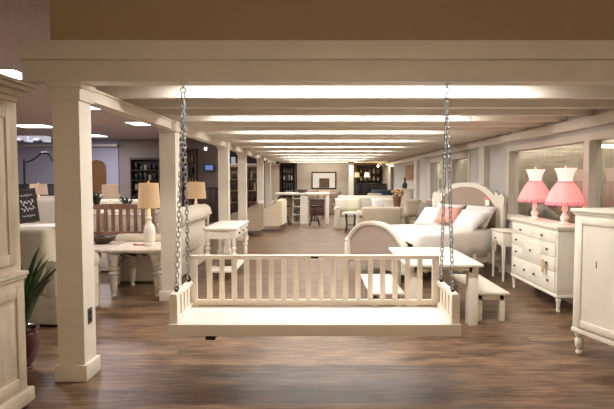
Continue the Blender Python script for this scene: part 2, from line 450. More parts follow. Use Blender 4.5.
for i in range(n):
    a = y_+(by-y_)*i/n; b = y_+(by-y_)*(i+1)/n
    m.box(-hw+.03, hw-.03, a+.0015, b-.0015, dz-.022, dz-.002, .002)
m.build('seat', SWINGP, sw)
bz0 = dz+.005
bk = thing('x', None, None); bpy.data.objects.remove(bk)
m = MB(); X0, X1 = offx-hb, offx+hb
m.box(X0, X1, by, by+.035, zt-.035, zt, .004).box(X0, X1, by, by+.035, bz0, bz0+.045, .004)
br = m.build('backrest', SWINGP, sw)
for (a, b) in ((X0, X0+.055), (X1-.055, X1)):
    MB().box(a, b, by-.002, by+.037, -.02+.02, zt-.036, .003).build('stile', SWINGP, br)
n = 18; inner = (X1-.055)-(X0+.055); pit = inner/(n+.55) ; 
for i in range(n):
    c = X0+.055+inner*(i+1)/(n+1)
    MB().box(c-.0215, c+.0215, by+.007, by+.028, bz0+.044, zt-.034, .002).build('slat', SWINGP, br)
MB().box(offx-.03, offx+.03, by-.004, by-.0005, zt-.026, zt-.010, .001).build('name_plate', BLACKM, br)
za = V(172, 294.6, FY+.03).z-zb
for s_ in (-1, 1):
    ox = hw if s_ > 0 else -hw
    a = MB()
    xi, xo = sorted((ox-s_*.004, ox-s_*.062))
    a.box(xi, xo, fy+.036, fy+.095, dz-.02, za-.012, .003)
    a.box(xi+.005, xo-.005, fy+.04, by, za-.036, za, .004)
    a.box(xi+.008, xo-.008, fy+.095, by, dz-.002, dz+.03)
    arm = a.build('arm', SWINGP, sw)
    for q in range(4):
        yy = fy+.15+q*.095
        MB().box(xi+.016, xo-.016, yy-.027, yy+.027, dz+.028, za-.034, .002).build('arm_slat', SWINGP, arm)
    # chains: two strands from each arm to one hook
    xtop = V(183 if s_ < 0 else 447, 84, D1+.07).x-sx
    top = Vector((xtop, D1+.07-(FY+BY)/2, ZB-zb-.075))
    hk = MB(); hk.tube([(xtop, top.y, ZB-zb-.001), (xtop, top.y, ZB-zb-.03)], .007, 8)
    hk.tube([(xtop+.02*math.cos(q*PI/8), top.y, ZB-zb-.05+.02*math.sin(q*PI/8)) for q in range(16)], .005, 6, closed=True)
    hk.lathe([(.016,0), (.016,.006)], (xtop, top.y, ZB-zb-.008), 12)
    hk.build('hook', CHAIN, sw)
    for (yy, nm) in ((fy+.13, 'front'), (by-.06, 'back')):
        ax = (xi+xo)/2
        bot = Vector((ax, yy, za+.03))
        c = MB(); d = (top-bot); Ln = d.length; pitch = .037; cnt = int(Ln/pitch); pitch = Ln/cnt
        qz = d.to_track_quat('Z', 'Y').to_matrix().to_4x4()
        for q in range(cnt):
            pc_ = bot+d*((q+.5)/cnt)
            mt = Matrix.Translation(pc_) @ qz @ Matrix.Rotation((q % 2)*PI/2+.5, 4, 'Z')
            hl = pitch*.68; wl = .0125; P = []
            for g in range(12):
                an = g*2*PI/12; P.append(mt @ Vector((wl*math.cos(an), 0, (hl-wl)*(1 if math.sin(an) > 0 else -1 if math.sin(an) < 0 else 0)*1+wl*math.sin(an))))
            c.tube(P, .0042, 6, closed=True)
        ch = c.build('chain', CHAIN, sw)
        e = MB(); e.lathe([(.013,0), (.013,.008), (.006,.010)], (ax, yy, za), 12)
        e.tube([(ax+.014*math.cos(g*PI/6), yy, za+.023+.014*math.sin(g*PI/6)) for g in range(12)], .005, 6, closed=True)
        e.build('eye_bolt', KNOB, ch)
p = V(213, 337, FY+.15)
MB().box(p.x-sx-.035, p.x-sx+.035, fy+.05, fy+.12, -.045, -.001, .003).build('bracket', BLACKM, sw)

# ------------------------------------------------------------------ furniture parts
def turned(h, r, seg=16):
    P = [(.55,0), (.62,.03), (.42,.06), (.40,.09), (.62,.13), (.78,.40), (.85,.52), (.60,.56), (1.0,.60), (1.05,.64), (.62,.68), (.62,.70), (1.0,.74), (1.02,.78), (.6,.80), (.9,.83), (.95,1.0)]
    return [(a*r, b*h) for a, b in P]
def spindle(h, r): return [(r*.55,0), (r*.6,.02*h), (r*.5,.08*h), (r*.8,.12*h), (r*.55,.15*h), (r*.75,.6*h), (r,.8*h), (r*.7,.84*h), (r*1.1,.88*h), (r*.8,.92*h), (r,h)]
def knob(parent, x, y, z, r=.015, mtl=KNOB):
    k = MB(); k.lathe([(r*.4,0), (r*.4,r*.6), (r,r*.9), (r*.9,r*1.5), (r*.3,r*1.8)], (0,0,0), 12, mtx=Matrix.Translation((x,y,z)) @ Matrix.Rotation(PI/2, 4, 'X'))
    return k.build('knob', mtl, parent)
def drawer(parent, x0, x1, z0, z1, yf, mtl, knobs, name='drawer'):
    d = MB().box(x0, x1, yf-.012, yf+.01, z0, z1, .004)
    o = d.build(name, mtl, parent)
    for kx in knobs: knob(o, kx, yf-.012, (z0+z1)/2)
    return o

# dresser ---------------------------------------------------------
near = G(554, 312); far = G(513.8, 287.4); xf = 2.745
L_ = far.y-near.y+.06; zd = 1.0
dr = thing('dresser', 'long white dresser with dark knobs against the right wall, under the pink lamps', 'dresser', (xf+.2, (near.y+far.y)/2, 0), -PI/2)
l = L_/2; D = .19
m = MB().box(-l+.01, l-.01, -D, D, .17, zd-.035, .004); m.box(-l, l, -D-.008, D, .17, .20, .004)
body = m.build('body', WHITEW, dr)
m = MB().box(-l-.025, l+.025, -D-.03, D, zd-.03, zd, .007).box(-l-.01, l+.01, -D-.015, D, zd-.05, zd-.03, .005); m.build('top', WHITEW, dr)
for a in (-1, 1):
    for b in (-1, 1): MB().lathe(spindle(.175, .032), (a*(l-.035), b*(D-.035), 0), 14).build('leg', WHITEW, dr)
    if a == 1: MB().box(l-.012, l-.004, -D+.05, D-.04, .24, zd-.1, .004).build('side_panel', WHITEW, dr)
yf = -D-.002; g = .012; l2 = l-.045
drawer(dr, -l2, -g/2, .80, .92, yf, WHITEW, (-l2/2,)); drawer(dr, g/2, l2, .80, .92, yf, WHITEW, (l2/2,))
q = l2*.42
for (a, b) in ((-l2, -q-g), (q+g, l2)):
    drawer(dr, a, b, .635, .785, yf, WHITEW, ((a+b)/2,)); drawer(dr, a, b, .47, .62, yf, WHITEW, ((a+b)/2,))
dd = drawer(dr, -q, q, .47, .785, yf, WHITEW, (0,), 'cupboard_door')
MB().box(-q+.05, q-.05, yf-.017, yf-.011, .52, .74, .004).build('raised_panel', WHITEW, dd)
m = MB()
for s_ in (-1, 1):
    m.tube([(s_*t_*.13, yf-.018, .715+.02*math.sin(t_*PI)) for t_ in [i/8 for i in range(9)]], .006, 6)
m.build('carved_swag', WHITEW, dd)
drawer(dr, -l2, -g/2, .23, .455, yf, WHITEW, (-l2*.78, -l2*.28)); drawer(dr, g/2, l2, .23, .455, yf, WHITEW, (l2*.18, l2*.78))
o = MB().box(xf-.045, xf-.038, near.y+.20, near.y+.27, .42, .58, .002).build('price_tag', TAGB)
o2 = MB().tube([(xf-.041, near.y+.235, .58), (xf-.035, near.y+.25, .69)], .0025, 5).build('string', TAGB, o)
tag(o, 'kraft paper tag hanging from a knob on the long white dresser', 'tag')

# pink lamps ------------------------------------------------------
def pinklamp(px, Yd, lb):
    x = V(px, 217, Yd).x
    t = thing('table_lamp', lb, 'lamp', (x, Yd, zd), 0, 'pink dress lamps on the white dresser')
    MB().lathe([(.075,0), (.078,.012), (.055,.022), (.035,.04), (.045,.06), (.05,.09), (.028,.12), (.022,.15), (.036,.17), (.030,.22), (.018,.30), (.02,.33), (.012,.345), (.012,.42)], seg=20).build('base', CERW, t)
    m = MB().lathe([(.212,.25), (.210,.275), (.185,.345), (.150,.42), (.115,.475), (.084,.508), (.080,.503), (.110,.468), (.145,.415), (.180,.34), (.205,.27), (.207,.25)], seg=120, wav=.018, nw=30, cap=False)
    m.build('skirt_shade', PINKS, t)
    m = MB()
    for g_ in range(3):
        r0 = .208-.004*g_
        m.tube([((r0+.007*math.cos(a*21+g_))*math.cos(a), (r0+.007*math.cos(a*21+g_))*math.sin(a), .244+.012*g_+.006*math.sin(a*17+g_*2)) for a in [i*2*PI/160 for i in range(160)]], .010, 6, closed=True)
    m.build('hem_ruffle', PINKR, t)
    m = MB().lathe([(.084,.50), (.076,.525), (.076,.55), (.088,.60), (.104,.64), (.120,.672), (.116,.672), (.100,.64), (.084,.60), (.072,.55), (.072,.525), (.080,.50)], seg=96, wav=.03, nw=16, cap=False)
    m.build('bodice_shade', PINKC, t)
    MB().tube([(.087*math.cos(i*PI/16), .087*math.sin(i*PI/16), .508) for i in range(32)], .010, 6, closed=True).build('waist_ribbon', PINKR, t)
    MB().lathe([(.004,.62), (.006,.665), (.014,.675), (.016,.69), (.008,.703), (.001,.706)], seg=12).build('finial', CERW, t)
    pointlight('bulb', (0,0,.44), 1.5, (1, .75, .65), .05, t)
pinklamp(534.5, 6.85, 'pink ballgown-shaped table lamp, farther of the two on the dresser')
pinklamp(564.5, 6.0, 'pink ballgown-shaped table lamp, nearer of the two on the dresser')

# nightstand ------------------------------------------------------
a_ = G(502, 281); b_ = G(490, 274.6)
ns = thing('nightstand', 'small white nightstand between the bed and the white dresser', 'nightstand', (2.76+.19, 7.76, 0), -PI/2)
l, D, zt_ = .24, .185, .76
MB().box(-l, l, -D, D, .53, zt_-.02, .004).build('body', WHITEW, ns)
MB().box(-l-.02, l+.02, -D-.02, D+.005, zt_-.02, zt_, .006).build('top', WHITEW, ns)
for a in (-1, 1):
    for b in (-1, 1): MB().taper(a*(l-.02)-.02, a*(l-.02)+.02, b*(D-.02)-.02, b*(D-.02)+.02, 0, .53, .55).build('leg', WHITEW, ns)
drawer(ns, -l+.04, l-.04, .56, .71, -D-.002, WHITEW, (0,))
o = MB().box(2.728, 2.734, 7.71, 7.77, .44, .60, .002).build('price_tag', TAGB); MB().tube([(2.731, 7.74, .60), (2.745, 7.79, .635)], .0025, 5).build('string', TAGB, o)
tag(o, 'kraft paper tag hanging on the small white nightstand', 'tag')

# wardrobe at right edge -----------------------------------------
fc = G(573.5, 353.5); fi = -math.radians(74)
ux = Vector((math.cos(fi), math.sin(fi), 0)); uy = Vector((-math.sin(fi), math.cos(fi), 0))
l, D, zt_ = .27, .36, V(573, 208.5, fc.y).z
wc = fc+ux*(l-.03)+uy*(D-.03)+Vector((.03,0,0))
wd = thing('cabinet', 'tall grey-white cabinet with panelled door at the right edge', 'cabinet', (wc.x, wc.y, 0), fi)
MB().box(-l, l, -D, D, .21, zt_-.04, .004).build('body', GREYW, wd)
MB().box(-l-.03, l+.03, -D-.03, D+.01, zt_-.028, zt_, .007).box(-l-.015, l+.015, -D-.015, D, zt_-.05, zt_-.028, .006).build('top', GREYW, wd)
m = MB(); P = [(-l-.006,.17), (l+.006,.17), (l+.006,.235), (-l-.006,.235)]
MB().box(-l-.006, l+.006, -D-.01, D, .20, .235, .005).build('plinth_moulding', GREYW, wd)
for a in (-1, 1):
    for b in (-1, 1): MB().lathe([(.02,0), (.028,.02), (.018,.04), (.034,.08), (.036,.13), (.022,.15), (.038,.17), (.04,.205)], (a*(l-.04), b*(D-.04), 0), 16).build('leg', GREYW, wd)
x1_ = l-.02
dm = MB()
z0_, z1_ = .26, zt_-.075; x0_ = -l+.045
dm.box(x0_, x0_+.055, -D-.018, -D, z0_, z1_, .004).box(x1_-.055, x1_, -D-.018, -D, z0_, z1_, .004).box(x0_+.055, x1_-.055, -D-.018, -D, z0_, z0_+.06, .004).box(x0_+.055, x1_-.055, -D-.018, -D, z1_-.055, z1_, .004)
dm.box(x0_+.055, x1_-.055, -D-.008, -D, z0_+.06, z1_-.055)
do = dm.build('door', GREYW, wd)
MB().box(-l+.25, -l+.257, -D-.012, -D-.008, .80, .86, .001).build('keyhole', KNOB, do)

# hutch at left edge ----------------------------------------------
fc = G(34.7, 404)
l, D = .60, .24
hx = fc.x-D; hy = fc.y-l
hu = thing('hutch', 'tall worn cream hutch with panelled doors at the left edge', 'cabinet', (hx, hy, 0), PI/2-.02)
zw = V(28, 269.5, fc.y).z
MB().box(-l+.02, l-.045, -D+.03, D, .11, zw-.035).build('lower_body', WORN, hu)
m = MB(); m.box(-l, l, -D, D, .04, .135, .012)
hb_ = m.build('plinth', WORN, hu)
for a in (-1, 1):
    MB().lathe([(.04,0), (.045,.02), (.03,.04)], (a*(l-.06), -D+.06, 0), 14).build('foot', DARKW, hu)
MB().box(-l-.005, l-.012, -D+.008, D, zw-.03, zw, .012).box(-l+.005, l-.025, -D+.018, D, zw-.05, zw-.03, .006).build('waist_moulding', WORN, hu)
def pdoor(parent, x0, x1, z0, z1, y, name='door'):
    m = MB(); f = .07
    m.box(x0, x0+f, y-.016, y, z0, z1, .004).box(x1-f, x1, y-.016, y, z0, z1, .004).box(x0+f, x1-f, y-.016, y, z0, z0+f, .004).box(x0+f, x1-f, y-.016, y, z1-f, z1, .004)
    m.box(x0+f, x1-f, y-.005, y, z0+f, z1-f).box(x0+f+.03, x1-f-.03, y-.013, y-.004, z0+f+.03, z1-f-.03, .008)
    o = m.build(name, WORN, parent); knob(o, x0+.03, y-.016, (z0+z1)/2, .013); return o
pdoor(hu, .03, l-.08, .17, zw-.09, -D+.03); pdoor(hu, -l+.05, -.02, .17, zw-.09, -D+.03)
zt2 = V(5, 83, fc.y-.05).z
UD = -D+.048
MB().box(-l+.06, l-.045, UD, D, zw, zt2-.12).build('upper_body', WORN, hu)
pdoor(hu, .03, l-.11, zw+.06, zt2-.17, UD); pdoor(hu, -l+.10, -.02, zw+.06, zt2-.17, UD)
m = MB(); prof = [(UD+.002, zt2-.13), (UD-.02, zt2-.13), (UD-.03, zt2-.09), (UD-.065, zt2-.04), (UD-.075, zt2), (UD+.002, zt2)]
for (za_, zb_, e) in ((zt2-.13, zt2-.095, .018), (zt2-.095, zt2-.055, .05), (zt2-.055, zt2-.025, .085), (zt2-.025, zt2, .105)):
    m.box(-l+.06-e, l-.07+e, UD-e, D, za_, zb_, .006)
m.build('crown', WORN, hu)

# plant in urn ----------------------------------------------------
def strap_plant(loc, n, Lmin, Lmax, wid, z0, mtl, parent, droop=.6, seed=1):
    rnd = random.Random(seed)
    for i in range(n):
        az = rnd.uniform(0, 2*PI); Ln = rnd.uniform(Lmin, Lmax); lean = rnd.uniform(.05, .45); bm = MB(); N_ = 9
        A = []; B = []; C_ = []
        for q in range(N_+1):
            t = q/N_; ang = lean+droop*t*t*rnd.uniform(.95, 1.05)
            if q == 0: p = Vector((0.02*math.cos(az), .02*math.sin(az), z0)); 
            else: p = p+Vector((math.sin(ang)*math.cos(az), math.sin(ang)*math.sin(az), math.cos(ang)))*Ln/N_
            wv = wid*(math.sin(PI*min(1, .18+t*.82))**.7)*(1 if t < .98 else .05)
            sd = Vector((-math.sin(az), math.cos(az), 0))
            A.append(bm.bm.verts.new(p-sd*wv)); C_.append(bm.bm.verts.new(p-Vector((0,0,.25*wv)))); B.append(bm.bm.verts.new(p+sd*wv))
        for q in range(N_):
            bm.bm.faces.new((A[q], C_[q], C_[q+1], A[q+1])); bm.bm.faces.new((C_[q], B[q], B[q+1], C_[q+1]))
        o = bm.build('leaf', mtl, parent, 1.5)
        sm = o.modifiers.new('thick', 'SOLIDIFY'); sm.thickness = .0015
pp = G(36, 368); pp.y -= .02; pp.x -= .095
pl = thing('potted_plant', 'strap-leaved green plant in a glossy maroon urn beside the hutch', 'plant', (pp.x, pp.y, 0), sc=.86)
MB().lathe([(.085,0), (.09,.015), (.07,.03), (.09,.06), (.135,.16), (.15,.26), (.14,.33), (.125,.36), (.15,.385), (.15,.395), (.125,.39), (.115,.35)], seg=28).build('urn', URN, pl)
MB().lathe([(.118,.345), (.1,.36), (.0,.37)], seg=20).build('soil', SOIL, pl)
strap_plant(None, 38, .45, .88, .032, .36, LEAF, pl, .62, 8)

# cream sofa behind column one ------------------------------------
def sofa(name, label, cat, loc, rz, W, Dp, Hb, Hs, Ha, mtl, ncush=2, aw=.16, skirt=False, backroll=0, feet=True, group=None, footm=DARKW, rolled=True, cushm=None, tufts=False):
    t = thing(name, label, cat, loc, rz, group); w = W/2; d = Dp/2; cm = cushm or mtl
    zb_ = .02 if skirt else .12
    MB().box(-w+.01, w-.01, -d+.03, d-.02, zb_, Hs-.12, .02, 3).build('base', mtl, t)
    MB().box(-w+aw*.6, w-aw*.6, d-.22, d, Hs-.14, Hb, .07, 4).build('backrest', mtl, t)
    if backroll:
        R_ = backroll; m = MB().lathe([(R_*.5,0), (R_*.92,.03), (R_,.08), (R_,W-.1), (R_*.92,W-.05), (R_*.5,W-.02)], (0,0,0), 22, mtx=Matrix.Translation((-w+.01, d-.02, Hb-R_)) @ Matrix.Rotation(PI/2, 4, 'Y'))
        m.build('back_roll', mtl, t)
    for s_ in (-1, 1):
        xc = s_*(w-aw/2); m = MB().box(xc-aw/2+.015, xc+aw/2-.015, -d+.01, d-.02, zb_, Ha-.05, .03, 3)
        if rolled: m.lathe([(aw*.30,0), (aw*.55,.02), (aw*.58,.10), (aw*.58,Dp-.12), (aw*.5,Dp-.04)], (0,0,0), 18, mtx=Matrix.Translation((xc, d-.02, Ha-.07)) @ Matrix.Rotation(PI/2, 4, 'X'))
        else: m.box(xc-aw/2, xc+aw/2, -d, d-.03, Ha-.14, Ha, .05, 4)
        m.build('arm', mtl, t)
    iw = (W-2*aw)/ncush
    for i in range(ncush):
        xc = -w+aw+iw*(i+.5)
        MB().box(xc-iw/2+.005, xc+iw/2-.005, -d, d-.2, Hs-.13, Hs, .045, 4).build('seat_cushion', cm, t)
        MB().box(xc-iw/2+.01, xc+iw/2-.01, d-.34, d-.16, Hs-.02, Hb-.03, .07, 4).build('back_cushion', cm, t)
    if skirt:
        MB().box(-w+.004, w-.004, -d+.02, -d+.035, .01, .2, .005).build('skirt', mtl, t)
    if feet:
        for a in (-1, 1):
            for b in (-1, 1): MB().taper(a*(w-.07)-.03, a*(w-.07)+.03, b*(d-.08)-.03, b*(d-.08)+.03, 0, zb_+.01, .6).build('foot', footm, t)
    return t
def pillow(label, loc, w, h, t, rx, rz, mtl, group=None, name='throw_pillow', ry=0):
    o = MB().pillow(w, h, t).build(name, mtl, sharp=2)
    o.location = loc; o.rotation_euler = Euler((rx, ry, rz)); return tag(o, label, 'pillow', group)

# slipcovered wing chair behind nearest column
fl = G(97, 322)
sofa('armchair', 'cream slipcovered armchair partly hidden behind the nearest column', 'armchair', (fl.x-.75, fl.y+.25, 0), PI*.97, .98, .86, 1.03, .45, .66, CREAMF, 1, .19, skirt=True, feet=False)

# side tables with turned legs ------------------------------------
def turned_table(label, cat, x0, x1, y0, y1, z, mtl, lr=.055, apron=.10, scallop=True, shelf=None, name='console_table', ovh=.05):
    xc, yc = (x0+x1)/2, (y0+y1)/2; w, d = (x1-x0)/2, (y1-y0)/2
    t = thing(name, label, cat, (xc, yc, 0))
    MB().box(-w, w, -d, d, z-.035, z, .008).build('top', mtl, t)
    a, b = w-ovh-lr, d-ovh-lr
    for sx_ in (-1, 1):
        for sy_ in (-1, 1):
            m = MB().lathe(turned(z-.035-apron, lr), (sx_*a, sy_*b, 0), 18); m.box(sx_*a-lr, sx_*a+lr, sy_*b-lr, sy_*b+lr, z-.035-apron, z-.034, .004)
            m.build('leg', mtl, t)
    m = MB()
    def scal(L):
        P = [(-L, z-.036), (-L, z-.04-apron)]
        for i in range(1, 24):
            u = i/24; P.append((-L+2*L*u, z-.04-apron+(.035+.045*abs(math.sin(u*PI*3)) if scallop else 0)))
        return P+[(L, z-.04-apron), (L, z-.036)]
    for s_ in (-1, 1):
        m.prism(scal(a-lr), s_*(b+lr*.5)-.01, s_*(b+lr*.5)+.01)
        m.prism(scal(b-lr), s_*(a+lr*.5)-.01, s_*(a+lr*.5)+.01, mtx=Matrix.Rotation(PI/2, 4, 'Z'))
    m.build('apron', mtl, t)
    if shelf: MB().box(-a-lr*.4, a+lr*.4, -b-lr*.4, b+lr*.4, shelf, shelf+.03, .006).build('shelf', mtl, t)
    return t
zt1 = V(117, 249, 6.6).z
n1 = G(117, 295.5); n2 = G(157, 295.5)
tt = turned_table('distressed white table with scalloped apron and thick turned legs, holding the burlap lamp', 'table', n1.x-.14, n2.x+.13, n1.y-.14, n1.y+.75, zt1, DISTR, .062, .10)
turned_table('lower-left distressed white table of the turned-leg pair, dark bowl on top', 'table', n1.x-.98, n1.x-.16, n1.y-.12, n1.y+.82, zt1, DISTR, .055, .08)
# burlap lamp on it
def table_lamp(label, x, y, z, hb_, rb, hs, r0, r1, base, shade, power=6, name='table_lamp', group=None, style='bottle'):
    t = thing(name, label, 'lamp', (x, y, z), 0, group)
    if style == 'bottle':
        P = [(rb*.95,0), (rb,.02*hb_), (rb,.08*hb_), (rb*.85,.10*hb_), (rb*.98,.14*hb_), (rb*1.02,.40*hb_), (rb*.85,.52*hb_), (rb*.42,.62*hb_), (rb*.34,.70*hb_), (rb*.5,.74*hb_), (rb*.3,.78*hb_), (rb*.28,.95*hb_), (rb*.12,hb_), (rb*.1,hb_+.4*hs)]
    else:
        P = [(rb,0), (rb,.03*hb_), (rb*.4,.06*hb_), (rb*.35,.2*hb_), (rb*.6,.3*hb_), (rb*.35,.4*hb_), (rb*.3,.9*hb_), (rb*.15,hb_), (rb*.1,hb_+.4*hs)]
    MB().lathe(P, seg=22).build('base', base, t)
    MB().lathe([(r0,hb_), (r1,hb_+hs), (r1-.005,hb_+hs), (r0-.005,hb_)][:2]+[(r1-.006,hb_+hs-.001), (r0-.006,hb_+.001)], seg=28, cap=False).build('lamp_shade', shade, t)
    MB().lathe([(.004,hb_+.4*hs), (.004,hb_+hs), (.012,hb_+hs+.01), (.014,hb_+hs+.025), (.002,hb_+hs+.04)], seg=10).build('finial', BRASS, t)
    if power: pointlight('bulb', (0,0,hb_+hs*.5), power, (1,.66,.35), .04, t)
    return t
yl = n1.y+.30
b0 = V(151, 243, yl)
sh0 = V(148.5, 208, yl).z; sh1 = V(148.5, 183, yl).z
rS = (V(159.5, 208, yl).x-V(137.5, 208, yl).x)/2
table_lamp('burlap-shaded lamp with white bottle base, left of the second column', V(149.5, 230, yl).x, yl, zt1, sh0-zt1, .078, sh1-sh0, rS, rS*.86, CERW, SHADEB)
def bowl(label, x, y, z, r, h, mtl, cat='bowl', name='bowl'):
    o = MB().lathe([(r*.45,0), (r*.5,.01), (r*.85,h*.5), (r,h), (r*.96,h), (r*.8,h*.55), (r*.4,h*.2), (.001,h*.18)], seg=28).build(name, mtl)
    o.location = (x, y, z); return tag(o, label, cat)
q = G(104, 243, zt1)
bowl('dark wooden bowl on the left distressed table', q.x, q.y-.05, zt1, .19, .10, BOWL)
q = G(139, 245, zt1)
o = MB().box(-.07, .07, -.05, .05, 0, .015, .003).build('booklet', BOOKR); o.location = (q.x, q.y, zt1); tag(o, 'small red and white booklet beside the burlap lamp base', 'booklet')
MB().box(-.035, .045, -.03, .03, .0152, .018, .001).build('cover_label', TAGP, o)

# white storage chest under / behind table
q = V(143, 280, 9.2)
ch = thing('storage_chest', 'low white storage chest behind the turned-leg table', 'chest', (-3.64, 8.5, 0))
MB().box(-.55, .55, -.22, .22, .02, .42, .012).build('body', WHITEW, ch); MB().box(-.57, .57, -.24, .24, .42, .46, .01).build('lid', WHITEW, ch)
for s_ in (-1, 0, 1): MB().box(s_*.35-.15, s_*.35+.15, -.228, -.219, .08, .38, .004).build('panel', WHITEW, ch)

# brown slatted bench ---------------------------------------------
Yb = 9.6
a_ = V(88, 209, Yb); b_ = V(153, 209, Yb); wB = (b_.x-a_.x)/2
bn = thing('slatted_settle', 'brown wooden slat-back settle behind the distressed tables', 'bench', ((a_.x+b_.x)/2, Yb, 0))
zt_ = V(120, 204.5, Yb).z; zs_ = V(120, 235, Yb).z
MB().prism([(-wB,zt_-.09), (-wB,zt_-.02), (-wB*.5,zt_+.01), (0,zt_+.015), (wB*.5,zt_+.01), (wB,zt_-.02), (wB,zt_-.09)], -.02, .02).build('top_rail', BROWNW, bn)
MB().box(-wB, wB, -.02, .02, zs_, zs_+.07, .004).build('lower_rail', BROWNW, bn)
for i in range(9):
    c = -wB+.05+(2*wB-.1)*i/8; MB().box(c-.035, c+.035, -.012, .012, zs_+.069, zt_-.08, .003).build('slat', BROWNW, bn)
MB().box(-wB-.02, wB+.02, -.52, -.02, zs_-.06, zs_-.02, .006).build('seat', BROWNW, bn)
for s_ in (-1, 1):
    MB().box(s_*wB-.03, s_*wB+.03, -.03, .03, 0, zt_-.04, .004).build('back_leg', BROWNW, bn); MB().box(s_*wB-.03, s_*wB+.03, -.52, -.46, 0, zs_+.18, .004).build('front_leg', BROWNW, bn)
    MB().box(s_*wB-.035, s_*wB+.035, -.55, .0, zs_+.18, zs_+.215, .006).build('armrest', BROWNW, bn)

# cream sofa with rolled back, and console behind it ---------------
sofa('sofa', 'cream rolled-back sofa between the second and third columns', 'sofa', (-2.55, 8.42, 0), -PI/2+PI*0, 2.0, .92, V(198,207,8.3).z, .46, .70, CREAMF, 2, .17, skirt=True, backroll=.13, feet=False)
q0 = G(209, 280); q1 = G(232.5, 279.7); q2 = G(246.3, 255)
zc = V(220, 228, q0.y-.08).z
ct = turned_table('white console table with turned legs and low shelf behind the cream sofa', 'table', q0.x-.07, q1.x+.09, q0.y-.09, q0.y+1.28, zc, WHITEW, .04, .13, scallop=False, shelf=.12, ovh=.02)
for i in range(3):
    yy = -.42+.42*i
    dd = MB().box((q1.x+.09-q0.x+.07)/2-.028, (q1.x+.09-q0.x+.07)/2-.012, yy-.17, yy+.17, zc-.15, zc-.05, .004).build('drawer', WHITEW, ct)
    MB().ball(((q1.x+.09-q0.x+.07)/2-.005, yy, zc-.10), .018, sub=2).build('knob', KNOB, dd)
o = MB().box(-.13, .13, -.2, .2, 0, .14, .02).build('basket', mat('wicker', (.12,.09,.06), .8, noise=.5, nscale=40, bump=.6, bscale=80)); o.location = ((q0.x+q1.x)/2+.01, q0.y+.55, .15)
tag(o, 'dark wicker basket on the low shelf of the white console', 'basket')
# second burlap lamp, on a small table behind column two
Yt = 11.3
p = V(196, 212, Yt)
turned_table('white side table behind the cream sofa carrying a burlap lamp', 'table', p.x-.3, p.x+.3, Yt-.28, Yt+.28, .78, WHITEW, .035, .08, scallop=False, name='side_table')
table_lamp('burlap-shaded lamp right of the left chain', p.x, Yt, .78, V(196,198.5,Yt).z-.78, .08, V(196,182,Yt).z-V(196,198.5,Yt).z, .23, .2, CERW, SHADEB)

# ------------------------------------------------------------------ bed
aa, bb = .5095, .8605
Dp = Vector((.51, 8.62, 0)); uu = Vector((aa, -bb, 0)); ww = Vector((bb, aa, 0))
BW, BL = 1.57, 2.0
bc = Dp+uu*BW/2+ww*BL/2
bed = thing('bed', 'arched taupe upholstered bed with white frame and white bedding', 'bed', (bc.x, bc.y, 0), -math.atan2(bb, aa))
hw, hl = BW/2, BL/2
zpk = V(475, 182.5, 9.0).z; zf = V(376, 220.8, 8.0).z
def arch(w, zs0, zpk, n=24, pw=2.0, zbot=.3, shoulder=0):
    P = [(-w, zbot)]
    for i in range(n+1):
        u = -1+2*i/n; z = zs0+(zpk-zs0)*(1-abs(u)**pw)
        if shoulder and abs(u) > .86: z -= shoulder*((abs(u)-.86)/.14)
        P.append((u*w, z))
    P.append((w, zbot)); return P
# headboard
O = arch(hw-.04, zpk-.33, zpk, pw=2.6, zbot=.25); I = arch(hw-.12, zpk-.42, zpk-.075, pw=2.6, zbot=.30)
MB().ring(O, I, hl-.02, hl+.05).build('headboard_frame', PAINT, bed)
O2 = arch(hw-.06, zpk-.34, zpk-.02, pw=2.6, zbot=.25); I2 = arch(hw-.09, zpk-.37, zpk-.045, pw=2.6, zbot=.3)
MB().prism(arch(hw-.11, zpk-.40, zpk-.06, pw=2.6, zbot=.27), hl-.005, hl+.03).build('headboard_panel', LINEN, bed)
for s_ in (-1, 1):
    m = MB().box(s_*hw-.04, s_*hw+.04, hl-.03, hl+.05, 0, zpk-.34, .006)
    m.prism([(s_*(hw+.05), zpk-.34), (s_*(hw+.05), zpk-.24), (s_*(hw-.02), zpk-.17), (s_*(hw-.06), zpk-.22), (s_*(hw-.14), zpk-.13), (s_*(hw-.15), zpk-.33)], hl-.025, hl+.045)
    m.build('headboard_post', PAINT, bed)
# footboard
O = arch(hw-.05, zf-.30, zf, pw=2.5, zbot=.14); I = arch(hw-.12, zf-.35, zf-.065, pw=2.5, zbot=.18)
MB().ring(O, I, -hl-.05, -hl+.02).build('footboard_frame', PAINT, bed)
MB().prism(arch(hw-.10, zf-.33, zf-.05, pw=2.5, zbot=.15), -hl-.03, -hl+.0).build('footboard_panel', LINEN, bed)
MB().ring(arch(hw-.075, zf-.315, zf-.022, pw=2.5, zbot=.14), arch(hw-.09, zf-.325, zf-.04, pw=2.5, zbot=.14), -hl-.062, -hl-.05).build('footboard_moulding', PAINT, bed)
for s_ in (-1, 1):
    MB().lathe([(.025,0), (.03,.04), (.022,.06), (.04,.1), (.045,.14), (.045,zf-.42), (.03,zf-.40), (.042,zf-.37), (.03,zf-.34), (.01,zf-.32)], (s_*hw, -hl-.015, 0), 18).build('footboard_post', PAINT, bed)
    MB().box(s_*hw-.025, s_*hw+.025, -hl+.02, hl-.03, .20, .36, .006).build('side_rail', PAINT, bed)
MB().box(-hw+.03, hw-.03, -hl+.03, hl-.03, .36, .52, .05, 3).build('mattress', BEDW, bed)
